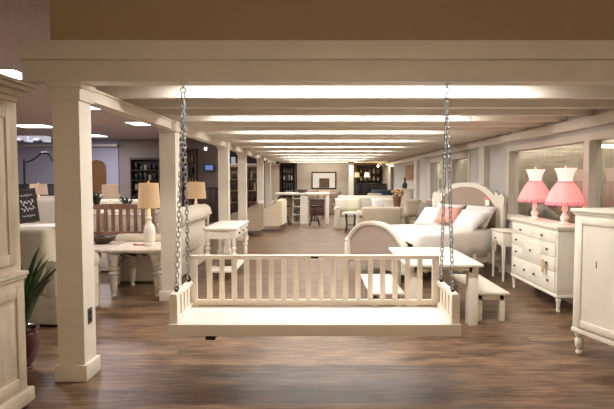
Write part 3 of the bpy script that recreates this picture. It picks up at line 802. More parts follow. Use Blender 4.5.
# coverlet with drape, heavily subdivided
cv = MB(); NX, NY = 30, 36
vs = []
for i in range(NX+1):
    row = []
    for jx in range(NY+1):
        u = -1+2*i/NX; v = jx/NY
        x = u*(hw+.06); z = .735-.02*abs(u)**3+.012*math.sin(v*9+u*3)+.01*math.sin(u*7-v*5)
        if abs(u) > .86: z = .735-.02-(abs(u)-.86)/.14*.42; x = math.copysign(hw+.035+.015*math.sin(v*34)*(abs(u)-.86)/.14, u)
        y = -hl+.05+v*(2*hl-.15)
        if v < .06: z -= .10*(1-v/.06)
        row.append(cv.bm.verts.new((x, y, z)))
    vs.append(row)
for i in range(NX):
    for jx in range(NY): cv.bm.faces.new((vs[i][jx], vs[i+1][jx], vs[i+1][jx+1], vs[i][jx+1]))
o = cv.build('coverlet', BEDW, bed, 2); sm = o.modifiers.new('thick', 'SOLIDIFY'); sm.thickness = .02
R = bed.rotation_euler.z
MW = Matrix.Translation(bed.location) @ Matrix.Rotation(R, 4, 'Z')
def onbed(label, x, y, z, w, h, t, tilt, turn, mtl, grp):
    l = MW @ Vector((x, y, z)); return pillow(label, l, w, h, t, tilt, R+turn, mtl, grp, 'bed_pillow')
onbed('white sleeping pillow leaning on the far side of the headboard', -.30, hl-.19, .90, .64, .46, .16, -.62, .05, PILW, 'pillows on the bed')
onbed('white sleeping pillow leaning on the near side of the headboard', .40, hl-.19, .90, .68, .46, .16, -.62, -.05, PILW, 'pillows on the bed')
onbed('white ruffled pillow in front, nearest the nightstand', .42, hl-.42, .86, .76, .46, .18, -.85, -.2, PILW, 'pillows on the bed')
onbed('white ruffled pillow in front, farthest from the nightstand', -.38, hl-.42, .86, .62, .46, .18, -.85, .2, PILW, 'pillows on the bed')
onbed('small pink pillow in the middle of the bed', .06, hl-.50, .92, .42, .36, .14, -.75, .35, PILP, 'pillows on the bed')
l = MW @ Vector((.50, hl-.035, zpk-.29))
o = MB().box(-.045, .045, -.003, .003, -.10, 0, .001).build('price_tag', TAGP); o.location = l; o.rotation_euler.z = R; tag(o, 'white paper tag with pink bow on the headboard', 'tag')
MB().tube([(-.05,0,.02), (-.03,-.005,.045), (0,-.006,.01), (.03,-.005,.045), (.05,0,.02), (0,-.006,.01), (-.05,0,.02)], .009, 6).build('bow', PINKR, o)

# ------------------------------------------------------------------ dining table and benches
yn = G(471, 325).y; ztb = .66
zT = V(484, 264.5, yn-.10).z
yfar = G(452, 247.3, zT).y
xr_ = V(484, 264.5, yn-.10).x; xl_ = G(388.5, 247.3, zT).x
dt = thing('dining_table', 'cream painted dining table behind the right end of the swing', 'table', ((xl_+xr_)/2, (yn-.10+yfar)/2, 0))
w, d = (xr_-xl_)/2, (yfar-yn+.10)/2
MB().box(-w, w, -d, d, zT-.03, zT, .006).build('top', WHITEW, dt)
m = MB()
def scal2(L): return [(-L, zT-.03)]+[(-L+2*L*i/30, zT-.10+.022*abs(math.sin(i/30*PI*5))) for i in range(31)]+[(L, zT-.03)]
for s_ in (-1, 1):
    m.prism(scal2(w-.1), s_*(d-.075)-.012, s_*(d-.075)+.012); m.prism(scal2(d-.1), s_*(w-.075)-.012, s_*(w-.075)+.012, mtx=Matrix.Rotation(PI/2, 4, 'Z'))
m.build('apron', WHITEW, dt)
for a in (-1, 1):
    for b in (-1, 1): MB().box(a*(w-.085)-.052, a*(w-.085)+.052, b*(d-.115)-.052, b*(d-.115)+.052, 0, zT-.03, .007).build('leg', WHITEW, dt)
def bench(label, x0, x1, y0, y1, z, rot=0):
    t = thing('bench', label, 'bench', ((x0+x1)/2, (y0+y1)/2, 0), rot, 'cream benches at the dining table'); w, d = (x1-x0)/2, (y1-y0)/2
    MB().box(-w, w, -d, d, z-.028, z, .006).build('seat', WHITEW, t)
    m = MB()
    for s_ in (-1, 1): m.box(-w+.05, w-.05, s_*(d-.05)-.01, s_*(d-.05)+.01, z-.085, z-.028); m.box(s_*(w-.05)-.01, s_*(w-.05)+.01, -d+.05, d-.05, z-.085, z-.028)
    m.build('apron', WHITEW, t)
    for a in (-1, 1):
        for b in (-1, 1): MB().box(a*(w-.065)-.03, a*(w-.065)+.03, b*(d-.07)-.03, b*(d-.07)+.03, 0, z-.028, .004).build('leg', WHITEW, t)
yb0 = G(500, 321).y-.05
zB = V(510, 292.8, yb0).z
x1_ = V(510, 292.8, yb0).x
bench('low cream bench right of the dining table', xr_-.025, x1_, yb0, G(480, 274, zB).y, zB)
bench('low cream bench on the left side of the dining table', xl_-.36, xl_+.022, yb0, G(480, 274, zB).y, zB)

# ------------------------------------------------------------------ middle distance seating
def curved_armchair(label, px, py, rz, mtl, W=.80, Dd=.84, Hb=.90):
    p = G(px, py); t = thing('armchair', label, 'armchair', (p.x, p.y+.25, 0), rz); w = W/2; d = Dd/2
    def side(h0, h1, zb_):
        P = [(-d, zb_), (-d-.01, h0-.06), (-d+.03, h0)]
        for i in range(1, 11):
            u = i/10; P.append((-d+.03+(Dd-.08)*u, h0+(h1-h0)*(u**1.7)))
        return P+[(d, h1-.05), (d-.06, zb_)]
    MB().box(-w+.08, w-.08, -d+.03, d-.10, .16, .34, .03, 3).build('base', mtl, t)
    for s_ in (-1, 1):
        m = MB(); x0, x1 = sorted((s_*w, s_*(w-.09)))
        m.prism(side(.58, Hb-.02, .16), x0, x1, mtx=Matrix.Rotation(PI/2, 4, 'Z') @ Matrix.Diagonal((1, -1, 1, 1)))
        m.build('arm', mtl, t)
    MB().prism([(-w+.02,.2), (-w+.02,Hb-.06), (-w+.12,Hb), (0,Hb+.02), (w-.12,Hb), (w-.02,Hb-.06), (w-.02,.2)], d-.12, d).build('backrest', mtl, t)
    MB().box(-w+.10, w-.10, -d-.01, d-.12, .33, .47, .05, 4).build('seat_cushion', mtl, t)
    for a in (-1, 1):
        for b in (-1, 1): MB().taper(a*(w-.06)-.022, a*(w-.06)+.022, b*(d-.07)-.022, b*(d-.07)+.022, 0, .17, .55).build('leg', BROWNW, t)
    return t
CHC = mat('warm_cream_fabric', (.64,.54,.38), .9, noise=.07, nscale=12, bump=.15, bscale=150, sheen=.2)
t = curved_armchair('beige armchair seen between the columns, nearest of its pair', 246, 236, -PI/2+.15, BEIGEF, .82, .86, .92)
t = curved_armchair('curved cream armchair with pillows, left of the white counter', 269.5, 231, -PI/2-.12, CHC, .84, .86, .93)
p = t.location
pillow('beige pillow on the curved cream armchair left of the counter', (p.x+.17, p.y-.08, .72), .46, .46, .15, -.35, -PI/2-.3, BEIGEF)
pillow('pale pillow on the curved cream armchair left of the counter', (p.x+.02, p.y+.02, .70), .42, .42, .14, -.45, -PI/2+.1, CREAMF)

# counter table with bookcase leg -----------------------------------
a_ = G(275, 224); Yc = G(300, 224).y
xa_, xb_ = V(275, 200, Yc).x, V(329.5, 200, Yc).x; zt_ = V(300, 193.0, Yc).z
ct = thing('counter_table', 'tall white counter table with open shelf leg and two stools', 'table', ((xa_+xb_)/2, Yc+.45, 0))
w = (xb_-xa_)/2; cxm = (xa_+xb_)/2
MB().box(-w, w, -.45, .45, zt_-.07, zt_, .006).build('top', WHITEW, ct)
xs0, xs1, xs2 = V(292.5,200,Yc).x-cxm, V(300,200,Yc).x-cxm, V(308,200,Yc).x-cxm
m = MB().box(xs1, xs2, -.42, .42, 0, zt_-.09).box(xs0, xs0+.02, -.42, .42, 0, zt_-.09).box(xs0+.02, xs1, .0, .02, 0, zt_-.09)
for i in range(4): m.box(xs0+.02, xs1, -.42, 0, .02+i*.28, .04+i*.28)
m.build('shelf_pedestal', WHITEW, ct)
MB().box(-w+.06, xs0-.01, .25, .28, .12, zt_-.16, .004).build('back_panel', BEIGEF, ct)
for b in (-1, 1): MB().box(w-.13, w-.01, b*.38-.05, b*.38+.05, 0, zt_-.09, .005).build('leg', WHITEW, ct)
MB().box(-w+.01, -w+.05, .1, .42, 0, zt_-.09, .005).build('end_panel', WHITEW, ct)
# small vases on the shelves
for i, lb in enumerate(('lowest', 'middle', 'topmost')):
    o = MB().lathe([(.03,0), (.05,.05), (.045,.11), (.02,.15), (.028,.17)], seg=14).build('vase', mat('olive_glaze', (.12,.12,.07), .3, noise=.2, nscale=10)); o.location = (cxm+(xs0+xs1)/2+.01, Yc+.45-.25, .041+i*.28)
    tag(o, 'small olive vase on the %s shelf of the white counter' % lb, 'vase')
def stool(label, px, py):
    p = G(px, py)
    t = thing('bar_stool', label, 'stool', (p.x, p.y+.1, 0), .3, 'black metal stools at the white counter'); hs = .64
    MB().lathe([(.02,hs-.03), (.16,hs-.02), (.17,hs), (.165,hs+.025), (.0,hs+.03)], seg=20).build('seat', BLACKM, t)
    MB().tube([(0,0,.18), (0,0,hs-.02)], .018, 10).build('screw_post', BLACKM, t)
    MB().lathe([(.02,0), (.055,.02), (.055,.07), (.02,.09)], (0,0,.36), 14).build('hub', BLACKM, t)
    for k_ in range(4):
        a = k_*PI/2+.4
        MB().tube([(.03*math.cos(a), .03*math.sin(a), .42), (.12*math.cos(a), .12*math.sin(a), .26), (.24*math.cos(a), .24*math.sin(a), .0)], .013, 8).build('leg', BLACKM, t)
    MB().tube([(.165*math.cos(i*PI/12), .165*math.sin(i*PI/12), .17) for i in range(24)], .009, 6, closed=True).build('foot_ring', BLACKM, t)
stool('black metal screw stool left of the counter shelf', 285, 226)
stool('black metal screw stool at the right half of the counter', 314.5, 226)
q = V(302, 190.5, Yc+.4)
bowl('dark oval tray on the white counter', q.x, Yc+.4, zt_, .24, .11, BOWL, 'tray', 'tray')
# reddish chest behind the counter
q = G(317, 219)
rc = thing('small_chest', 'small reddish wooden chest behind the right stool', 'chest', (q.x, q.y+.3, 0))
MB().box(-.27, .27, -.2, .2, .12, .72, .008).build('body', REDW, rc); MB().box(-.30, .30, -.23, .23, .72, .76, .008).build('top', REDW, rc)
for i in range(2): drawer(rc, -.23, .23, .17+i*.27, .41+i*.27, -.2, REDW, (0,))
for a in (-1, 1):
    for b in (-1, 1): MB().taper(a*.23-.03, a*.23+.03, b*.16-.03, b*.16+.03, 0, .12, .6).build('foot', REDW, rc)

# cream sofa facing the camera (middle right)
pf = G(335, 229.5); xb_ = V(402, 215, pf.y).x
wS = xb_-pf.x
sofa('sofa', 'long pale cream sofa facing the camera beyond the beige loveseat', 'sofa', (pf.x+wS/2, pf.y+.46, 0), 0, wS, .92, V(380,195.5,pf.y+.8).z, .50, .66, CREAMF2, 3, .18, skirt=True, feet=False)
for i, (px, lb, mt) in enumerate(((341, 'cream pillow at the left end of the long pale sofa', CREAMF2), (352, 'second cream pillow from the left on the long pale sofa', CREAMF), (377, 'pale pillow in the middle of the long pale sofa', PILW), (388, 'pale pillow right of the middle on the long pale sofa', CREAMF2))):
    q = V(px+1.5, 204.5, pf.y+.34); pillow(lb, (q.x, pf.y+.34, .73), .46, .44, .17, -.3, .12*(-1)**i, mt, 'pillows on the long pale sofa')
# round side table
q = G(351, 232.5)
st = thing('side_table', 'round pale side table left of the beige loveseat', 'table', (q.x, q.y+.2, 0))
zz = V(351, 212.5, q.y).z
MB().lathe([(.20,zz-.05), (.235,zz-.04), (.24,zz-.01), (.235,zz), (.0,zz+.001)], seg=32).build('top', WHITEW, st)
for k_ in range(4):
    a = k_*PI/2+.6; MB().tube([(.19*math.cos(a), .19*math.sin(a), zz-.04), (.15*math.cos(a), .15*math.sin(a), .2), (.2*math.cos(a), .2*math.sin(a), 0)], [.018,.012,.016], 8).build('leg', DARKW, st)
MB().lathe([(.0,.2), (.15,.2), (.16,.215), (.0,.222)], seg=24).build('shelf', DARKW, st)
# beige loveseat, back to us
Ys = 12.3
a_ = V(359, 215, Ys); b_ = V(405, 215, Ys); zz = V(380, 207.2, Ys).z
sofa('loveseat', 'beige loveseat with its plain back to the camera, behind the bed', 'sofa', ((a_.x+b_.x)/2, Ys+.42, 0), PI, b_.x-a_.x+.05, .84, zz, .45, zz-.14, BEIGEF, 1, .16)
# console with flowers behind
Yp = 14.0
q = V(397, 207, Yp)
o_t = turned_table('slim white console holding the brown pot of flowers', 'table', q.x-.35, q.x+.35, Yp-.17, Yp+.17, q.z, WHITEW, .03, .07, scallop=False, name='side_table', ovh=.01)
fv = thing('flower_pot', 'brown pot of orange and yellow-green flowers behind the loveseat', 'flowers', (q.x, Yp, q.z), sc=1.2)
MB().lathe([(.07,0), (.08,.02), (.10,.2), (.11,.24), (.1,.24), (.09,.2), (.0,.19)], seg=20).build('pot', mat('brown_pot', (.22,.11,.06), .6, noise=.3, nscale=8), fv)
rnd = random.Random(3)
for i in range(26):
    a = rnd.uniform(0, 2*PI); r = rnd.uniform(0, .15)
    h = .30+rnd.uniform(0, .12)-r*.3; px_, py_ = r*math.cos(a), r*math.sin(a)
    m = MB(); m.ball((px_, py_, h), .032, (1,1,.7), 1)
    f_ = m.build('blossom', FLOWO if i % 3 else FLOWY, fv); MB().tube([(px_*.3, py_*.3, .18), (px_, py_, h)], .004, 5).build('stem', LEAF2, f_)
# armchair with pillows between loveseat and bed
q = V(421, 215, 13.0)
sofa('armchair', 'cream armchair piled with taupe pillows behind the bed', 'armchair', (q.x-.02, 13.05, 0), -.12, .95, .85, .96, .46, .62, CREAMF, 1, .15, feet=True, footm=BROWNW, rolled=False)
pillow('large cream pillow at the left of the pillow-piled armchair', (q.x-.25, 12.72, .80), .50, .48, .16, -.35, .25, BEIGEF)
pillow('grey patterned pillow in the pillow-piled armchair', (q.x+.02, 12.62, .76), .44, .42, .15, -.45, -.5, GREYF)
pillow('pale pillow at the right of the pillow-piled armchair', (q.x+.25, 12.70, .80), .46, .44, .15, -.35, -.5, TANF)

# ------------------------------------------------------------------ far end
q0 = V(311.5, 189, YE-.03); q1 = V(336.3, 171.8, YE-.03)
pic = thing('framed_picture', 'dark framed picture with white mat and brown scene on the far wall', 'picture', ((q0.x+q1.x)/2, YE-.02, q0.z))
w = (q1.x-q0.x)/2; h = q1.z-q0.z
MB().box(-w, w, -.03, .015, 0, .06).box(-w, w, -.03, .015, h-.06, h).box(-w, -w+.06, -.03, .015, .06, h-.06).box(w-.06, w, -.03, .015, .06, h-.06).build('frame', DARKW, pic)
MB().box(-w+.05, w-.05, -.012, .01, .05, h-.05).build('mat_board', TAGP, pic)
MB().box(-.23, .27, -.018, -.0125, .02+.05, h*.62).build('print', mat('brown_print', (.16,.09,.05), .7, noise=.5, nscale=6), pic)
q = V(322, 190, 23.6)
sofa('sofa', 'tan sofa under the framed picture at the far wall', 'sofa', (q.x, 23.9, 0), 0, 2.1, .9, 1.02, .5, .75, TANF, 2, .2, skirt=True, feet=False)
pillow('rosy patterned pillow on the tan sofa at the far wall', (q.x-.55, 23.72, .78), .5, .42, .15, -.3, .2, ROSEF)
pillow('pale pillow in the middle of the tan sofa at the far wall', (q.x+.1, 23.72, .78), .5, .42, .15, -.3, -.1, BEIGEF)
q = V(340, 200, 21.6)
sofa('armchair', 'rosy brown armchair right of the counter, near the white column', 'armchair', (q.x-.28, 22.0, 0), .5, .85, .8, .95, .46, .66, ROSEF, 1, .16, skirt=True, feet=False)
# low dark cabinet run and displays to the right of the column
q = V(369, 186, 22.6)
def cabinet(label, x0, x1, y, z1, mtl, dep=.4, doors=3, z0=0, name='sideboard'):
    t = thing(name, label, 'cabinet', ((x0+x1)/2, y, z0)); w = (x1-x0)/2; H_ = z1-z0
    MB().box(-w, w, -dep/2, dep/2, .05, H_-.03).build('body', mtl, t); MB().box(-w-.02, w+.02, -dep/2-.02, dep/2+.02, H_-.03, H_, .004).build('top', mtl, t)
    MB().box(-w+.03, w-.03, -dep/2+.02, dep/2-.02, 0, .05).build('plinth', mtl, t)
    for i in range(doors):
        a = -w+.03+(2*w-.06)*i/doors; b = -w+.03+(2*w-.06)*(i+1)/doors
        drawer(t, a+.01, b-.01, .1, H_-.06, -dep/2, mtl, ((a+b)/2+(b-a)*.35,), 'door')
    return t
cabinet('long black sideboard in the dark display area right of the white column', V(354.5,186,23).x, V(386,186,23).x, 23.2, V(369,183.5,23).z, mat('black_lacquer', (.015,.013,.015), .35, noise=.2, nscale=6), doors=4)
# display bookcases: open shelves with items
def bookcase(label, x0, x1, y, z1, mtl, nsh, dep=.35, items=None, z0=0, seed=0, igroup=None, nm='bookcase', word='', per=5):
    t = thing(nm, label, 'bookcase', ((x0+x1)/2, y, z0)); w = (x1-x0)/2; Hh = z1-z0
    m = MB().box(-w, -w+.04, -dep/2, dep/2, 0, Hh).box(w-.04, w, -dep/2, dep/2, 0, Hh).box(-w, w, -dep/2-.02, dep/2+.01, Hh-.05, Hh+.02).box(-w+.04, w-.04, dep/2-.02, dep/2, 0, Hh-.05)
    m.build('carcass', mtl, t); zs_ = []
    for i in range(nsh):
        z_ = .08+(Hh-.15)*i/nsh; MB().box(-w+.04, w-.04, -dep/2+.01, dep/2-.02, z_-.025, z_).build('shelf', mtl, t); zs_.append(z_)
    if items:
        rnd = random.Random(seed); gap = (Hh-.15)/nsh
        for i, z_ in enumerate(zs_):
            for k_ in range(per):
                xx = -w+.12+(2*w-.24)*(k_+.5)/per; wi = (2*w-.24)/per*.62; hi = gap*rnd.uniform(.5, .75)
                kind, mt = rnd.choice(items)
                if kind == 'box': o = MB().box(-wi/2, wi/2, -.1, .1, 0, hi, .02, 2).build('folded_throw', mt)
                else:
                    r_ = min(wi/2, .08); o = MB().lathe([(r_*.6,0), (r_,hi*.35), (r_*.8,hi*.6), (r_*.35,hi*.8), (r_*.5,hi)], seg=14).build('vase', mt)
                o.location = ((x0+x1)/2+xx, y-.03, z0+z_+.001)
                
                ho = ['leftmost', 'second from left', 'third from left', 'fourth from left', 'fifth from left', 'sixth from left'][k_]
                tag(o, '%s, %s, %s shelf up, %s' % ('folded textile' if kind == 'box' else 'ornamental vase', ho, ['bottom', 'second', 'third', 'fourth', 'fifth', 'sixth'][i], word), 'textile' if kind == 'box' else 'vase', igroup)
    return t
DKI = [('box', BLACKM), ('box', TANF), ('vase', CERW), ('box', DARKW), ('vase', mat('teal_glaze', (.05,.12,.13), .3, noise=.2, nscale=9)), ('box', REDW)]
bookcase('dark tall bookcase with blue textiles left of the far tan wall', V(280.5,180,24).x, V(295.5,180,24).x, 24.0, V(288,164,24).z, DARKW, 6, items=[('box', BLUEF), ('box', BLUEF), ('vase', CERW), ('box', GREYF)], seed=2, igroup='goods in the blue-textile bookcase', word='bookcase left of far tan wall', per=4)
bookcase('dark open display shelves at the far right beyond the black sideboard', V(357,180,24.5).x, V(388,180,24.5).x, 24.9, 2.2, DARKW, 6, items=[('box', ROSEF), ('vase', BRASS), ('vase', CERW), ('box', DARKW), ('box', TANF)], seed=5, igroup='goods on the far right display shelves', word='shelves behind the black sideboard', per=6)
# iron table-top pieces and warm lamps there
for (px, py, lb) in ((357, 178, 'small orange-shaded lamp on the black sideboard, left end'), (367, 178, 'small orange-shaded lamp on the black sideboard, near its middle')):
    q = V(px, py, 23.2); zt_ = V(369,183.5,23).z
    table_lamp(lb, q.x, 23.2, zt_, .28, .06, .22, .14, .10, BLACKM, SHADEB if px < 360 else SHADEW, 3, style='stick')
for i, (px, py) in enumerate(((378, 166), (387.5, 164))):
    q = V(px, py, 22.4)
    t = thing('pendant_lamp', ['warm pendant bulb over the black sideboard', 'bright warm pendant bulb beside the far right wall'][i], 'lamp', (q.x, 22.4, q.z))
    MB().ball((0,0,0), .045).build('bulb', BULBG, t); MB().tube([(0,0,.06), (0,0,max(.2, 2.27-q.z))], .008, 6).build('cord', BLACKM, t)
    MB().lathe([(.03,.05), (.03,.11), (.01,.13)], seg=12).build('socket', BRASS, t)
    pointlight('bulb_light', (0,-.1,-.05), 12, (1,.7,.4), .07, t)
# blue striped bench/stack
q = G(382, 206)
o = MB().box(-.42, .42, -.2, .2, 0, .42, .05, 3).build('ottoman', BLUEF); q = V(382, 193, 21.0); o.location = (q.x, 21.0, .2+q.z-.45)
zz_ = q.z
o.location.z = 0; o.scale = (1, 1, (V(382,190,20.8).z)/.42); tag(o, 'dark teal upholstered chest near the far right wall', 'ottoman')
q = V(364, 195, 20.6)
sofa('armchair', 'pale floral armchair beside the white column', 'armchair', (q.x+.45, 20.2, 0), .1, .75, .75, .95, .5, .66, BEIGEF, 1, .13, skirt=True, feet=False)
# right wall far details
struct('door_1', MB().box(XR-.02, XR+.14, 20.92, 21.0, 0, 2.05).box(XR-.02, XR+.14, 21.9, 21.98, 0, 2.05).box(XR-.02, XR+.14, 20.92, 21.98, 2.05, 2.12), TRIM)
Ya, Yb_ = XR*F/(414-CX), XR*F/(406-CX)
z0, z1 = V(410, 180, (Ya+Yb_)/2).z, V(410, 165, (Ya+Yb_)/2).z
pic = thing('framed_picture', 'brown and red canvas picture on the far right wall', 'picture', (XR-.02, (Ya+Yb_)/2, z0), -PI/2)
w = (Yb_-Ya)/2
MB().box(-w, w, -.02, .015, 0, z1-z0).build('frame', BROWNW, pic); MB().box(-w+.04, w-.04, -.025, -.02, .04, z1-z0-.04).build('canvas', mat('brick_red_print', (.30,.12,.07), .7, noise=.6, nscale=5, col2=(.42,.30,.20)), pic)
q = V(409, 192, 16.5)
cabinet('white cabinet against the far right wall below the red picture', XR-.50, XR-.05, 16.9, q.z+.1, WHITEW, .7, 1)
o = MB().lathe([(.05,0), (.09,.08), (.08,.16), (.03,.24), (.035,.34), (.05,.36)], seg=16).build('vase', mat('dark_glaze', (.04,.03,.02), .3, noise=.2, nscale=9)); o.location = (XR-.28, 16.75, q.z+.101); tag(o, 'dark vase on the white cabinet at the far right wall', 'vase')
# exterior reveal behind door
struct('wall_passage', MB().box(XR+.12, 6.4, 22.6, 22.7, 0, ZC), mat('passage_dark', (.10,.08,.06), .9))

# ------------------------------------------------------------------ left rear shop area
# arched honey door in lavender wall
q0 = V(89, 190, 18.75); q1 = V(105.5, 160, 18.75); w = (q1.x-q0.x)/2
P = [(-w,0)]+[(w*math.cos(PI-i*PI/12), 1.95+.28*math.sin(i*PI/12)) for i in range(13)]+[(w,0)]
o = struct('door_2', MB().prism(P, -.03, .02), DOORW); o.location = ((q0.x+q1.x)/2, 18.77, 0)
Pi = [(-w*.75,.1)]+[(w*.75*math.cos(PI-i*PI/12), 1.9+.2*math.sin(i*PI/12)) for i in range(13)]+[(w*.75,.1)]
MB().prism(Pi, -.05, -.03).build('door_panel', DOORW, o)
bookcase('dark bookcase against the taupe wall left of the second column', V(132,180,18.4).x, V(161,180,18.4).x, 18.4, V(140,158.5,18.4).z, DARKW, 6, items=DKI, seed=9, igroup='goods in the dark bookcase by the taupe wall', word='bookcase on the taupe wall', per=5)
bookcase('reddish dark armoire shelves seen between the left chain and the television', V(183,180,18.3).x, V(197,180,18.3).x, 18.3, V(190,149,18.3).z, REDW, 6, items=[('box', DARKW), ('box', ROSEF), ('vase', BRASS)], seed=11, igroup='goods in the reddish shelves', word='reddish shelves beside the television', per=3)
q = V(209, 167.5, 18.6)
tv = thing('television', 'small wall-mounted television glowing blue on the taupe wall', 'television', (q.x, 18.6, q.z), .35)
MB().box(-.17, .17, -.03, .03, -.13, .12, .01).build('casing', BLACKM, tv); MB().box(-.14, .14, -.034, -.03, -.10, .09).build('screen', SCREEN, tv)
MB().tube([(0,.03,0), (-.08,.26,0)], .02, 8).build('wall_arm', BLACKM, tv)
q = V(206, 147, 16.8)
sp = thing('spotlight', 'small bright ceiling spotlight left of the third column', 'spotlight', (q.x, 16.8, q.z))
MB().tube([(0,0,.0), (0,.08,.06), (0,.08,ZC-q.z)], .015, 8).build('bracket', BLACKM, sp); MB().tube([(0,-.05,-.05), (0,.03,.03)], [.055,.045], 14).build('housing', TRIM, sp)
MB().ball((0,-.07,-.07), .04).build('bulb', SPOTG, sp)
cabinet('dark counter with pale top below the television', V(199,190,18).x, V(218.5,190,18).x, 18.1, V(210,187.5,18).z, DARKW, .5, 3)
# shelving seen through columns, x 229-275
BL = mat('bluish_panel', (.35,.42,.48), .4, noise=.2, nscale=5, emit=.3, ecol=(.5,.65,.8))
def display(label, px0, px1, y, seed, word):
    x0, x1 = V(px0,180,y).x, V(px1,180,y).x
    bookcase(label, x0, x1, y, V(250,166,y).z, mat('tan_wood', (.36,.24,.13), .6, noise=.3, nscale=5), 4, items=[('box', DARKW), ('vase', BLACKM), ('box', TANF), ('box', DARKW)], seed=seed, igroup='goods on the '+word, word=word, per=4)
display('tan open shelf seen between third and fourth columns', 226, 243, 21.5, 21, 'tan shelf by the third column')
display('tan open shelf seen between fourth and fifth columns', 244, 263, 21.5, 22, 'tan shelf by the fourth column')
y_ = 21.9; x0, x1 = V(220,180,y_).x, V(279,180,y_).x
struct('wall_display', MB().box(x0, x1, y_, y_+.1, 0, 2.15), mat('pale_display_wall', (.55,.47,.36), .85))
struct('wall_display_upper', MB().box(x0, x1, y_+.05, y_+.1, 2.15, ZC), mat('dark_upper', (.035,.025,.025), .8, noise=.3, nscale=3))
struct('trim_8', MB().box(x0, x1, y_-.2, y_, 2.12, 2.19), TRIM)
for (a, b, lb) in ((231.5, 235.5, 'pale blue panel high above the tan shelf between third and fourth columns'), (266, 269, 'pale panel on the dark upper wall near the far columns')):
    p0, p1 = V(a, 165, y_), V(b, 157, y_)
    o = MB().box(p0.x, p1.x, y_-.06, y_-.04+.08, 2.195, p1.z, .01).build('display_panel', BL); tag(o, lb, 'panel')

# lamps, seats and plants in the left rear
Yl = 12.0
q = V(110.5, 200, Yl)
turned_table('white side table behind the slatted settle', 'table', q.x-.35, q.x+.35, Yl-.3, Yl+.3, .78, WHITEW, .035, .07, scallop=False, name='side_table')
table_lamp('beige drum-shaded lamp behind the slatted settle', q.x, Yl, .78, V(110,199,Yl).z-.78+.0, .1, V(110,184.5,Yl).z-V(110,199,Yl).z, .19, .18, CERW, SHADEG, 4)
def small_plant(label, px, py, Y, z, n, L0, L1, seed, wd=.02):
    q = V(px, py, Y)
    t = thing('potted_plant', label, 'plant', (q.x, Y, z)); MB().lathe([(.07,0), (.1,.12), (.11,.14), (.09,.14), (.0,.12)], seg=18).build('pot', CERW, t)
    strap_plant(None, n, L0, L1, wd, .12, LEAF2, t, .9, seed)
q = V(97, 205, 11.0)
cabinet('low white cabinet under the spiky plant behind the settle', q.x-.6, q.x+.28, 10.75, .82, WHITEW, .4, 2)
small_plant('spiky dark green plant left of the beige drum lamp', 97, 205, 10.75, .82, 24, .25, .45, 12)
q = V(127, 205, 10.9)
cabinet('low white cabinet under the dark leafy plant behind the settle', q.x-.3, q.x+.45, 10.75, .80, WHITEW, .4, 2)
small_plant('dark leafy plant right of the beige drum lamp', 127, 205, 10.75, .80, 26, .2, .36, 15, .026)
q = V(131, 222, 13.2)
sofa('sofa', 'pale sofa in the left rear with its back behind the settle', 'sofa', (q.x-.6, 14.2, 0), PI, 2.3, .9, .98, .46, .66, CREAMF2, 2, .18)
sofa('sofa', 'white sofa below the lavender wall', 'sofa', (V(80,200,17).x, 17.2, 0), .0, 2.6, .9, 1.0, .46, .66, CREAMF2, 3, .18)
q = V(150, 199, 13.0)
# chalkboard, lamp, seats seen between hutch and column one
Yk = 7.6
q = V(28, 207, Yk)
dk = thing('side_table', 'pale table behind the nearest column holding the chalkboard', 'table', (V(34,222,Yk).x, Yk, 0))
ztk = V(34, 226, Yk-.2).z
MB().box(-.45, .45, -.25, .25, ztk-.04, ztk, .006).build('top', WHITEW, dk)
for a in (-1, 1):
    for b in (-1, 1): MB().box(a*.38-.03, a*.38+.03, b*.18-.03, b*.18+.03, 0, ztk-.04).build('leg', WHITEW, dk)
c = V(30.5, 224, Yk)
cb_ = MB(); hB = V(24,188.5,Yk).z-ztk; wBd = .115
tl = Matrix.Rotation(-.15, 4, 'X')
ob = thing('chalkboard', 'small framed chalkboard with white chalk script on the pale table', 'sign', (c.x, Yk, ztk))
ob.rotation_euler = Euler((-.12, -.13, .35))
MB().box(-wBd-.02, wBd+.02, -.012, .012, 0.035, .06).box(-wBd-.02, wBd+.02, -.012, .012, hB-.03, hB).box(-wBd-.02, -wBd, -.012, .012, .06, hB-.03).box(wBd, wBd+.02, -.012, .012, .06, hB-.03).build('frame', DARKW, ob)
MB().box(-wBd, wBd, -.004, .008, .06, hB-.03).build('board', SLATE, ob)
m = MB()
rnd = random.Random(5)
for (zc_, amp) in ((hB*.82, .022), (hB*.62, .045), (hB*.44, .045), (hB*.25, .022)):
    P = []
    for g_ in range(70):
        u = g_/69; ph = u*PI*(7 if amp > .03 else 11)
        P.append(((-.38+.76*u)*wBd*2+amp*.35*math.sin(ph*2+.6), -.008, zc_+amp*math.sin(ph)*(.65+.35*math.sin(u*9+zc_*20))))
    m.tube(P, .0038 if amp > .03 else .0022, 5)
m.build('chalk_script', CHALK, ob)
q = V(39, 205, 9.6)
turned_table('white side table far behind the chalkboard', 'table', q.x-.3, q.x+.3, 9.3, 9.9, .80, WHITEW, .035, .07, scallop=False, name='side_table')
table_lamp('beige-shaded lamp behind the chalkboard', q.x, 9.6, .80, V(39,194.5,9.6).z-.80, .09, V(39,184,9.6).z-V(39,194.5,9.6).z, .16, .145, CERW, SHADEG, 4)
q = V(45, 215, 8.8)
sofa('armchair', 'pale lilac-looking armchair behind the nearest column and chalkboard', 'armchair', (q.x+.1, 8.5, 0), -.3, .8, .8, V(45,196,8.8).z, .46, .7, CREAMF2, 1, .14)
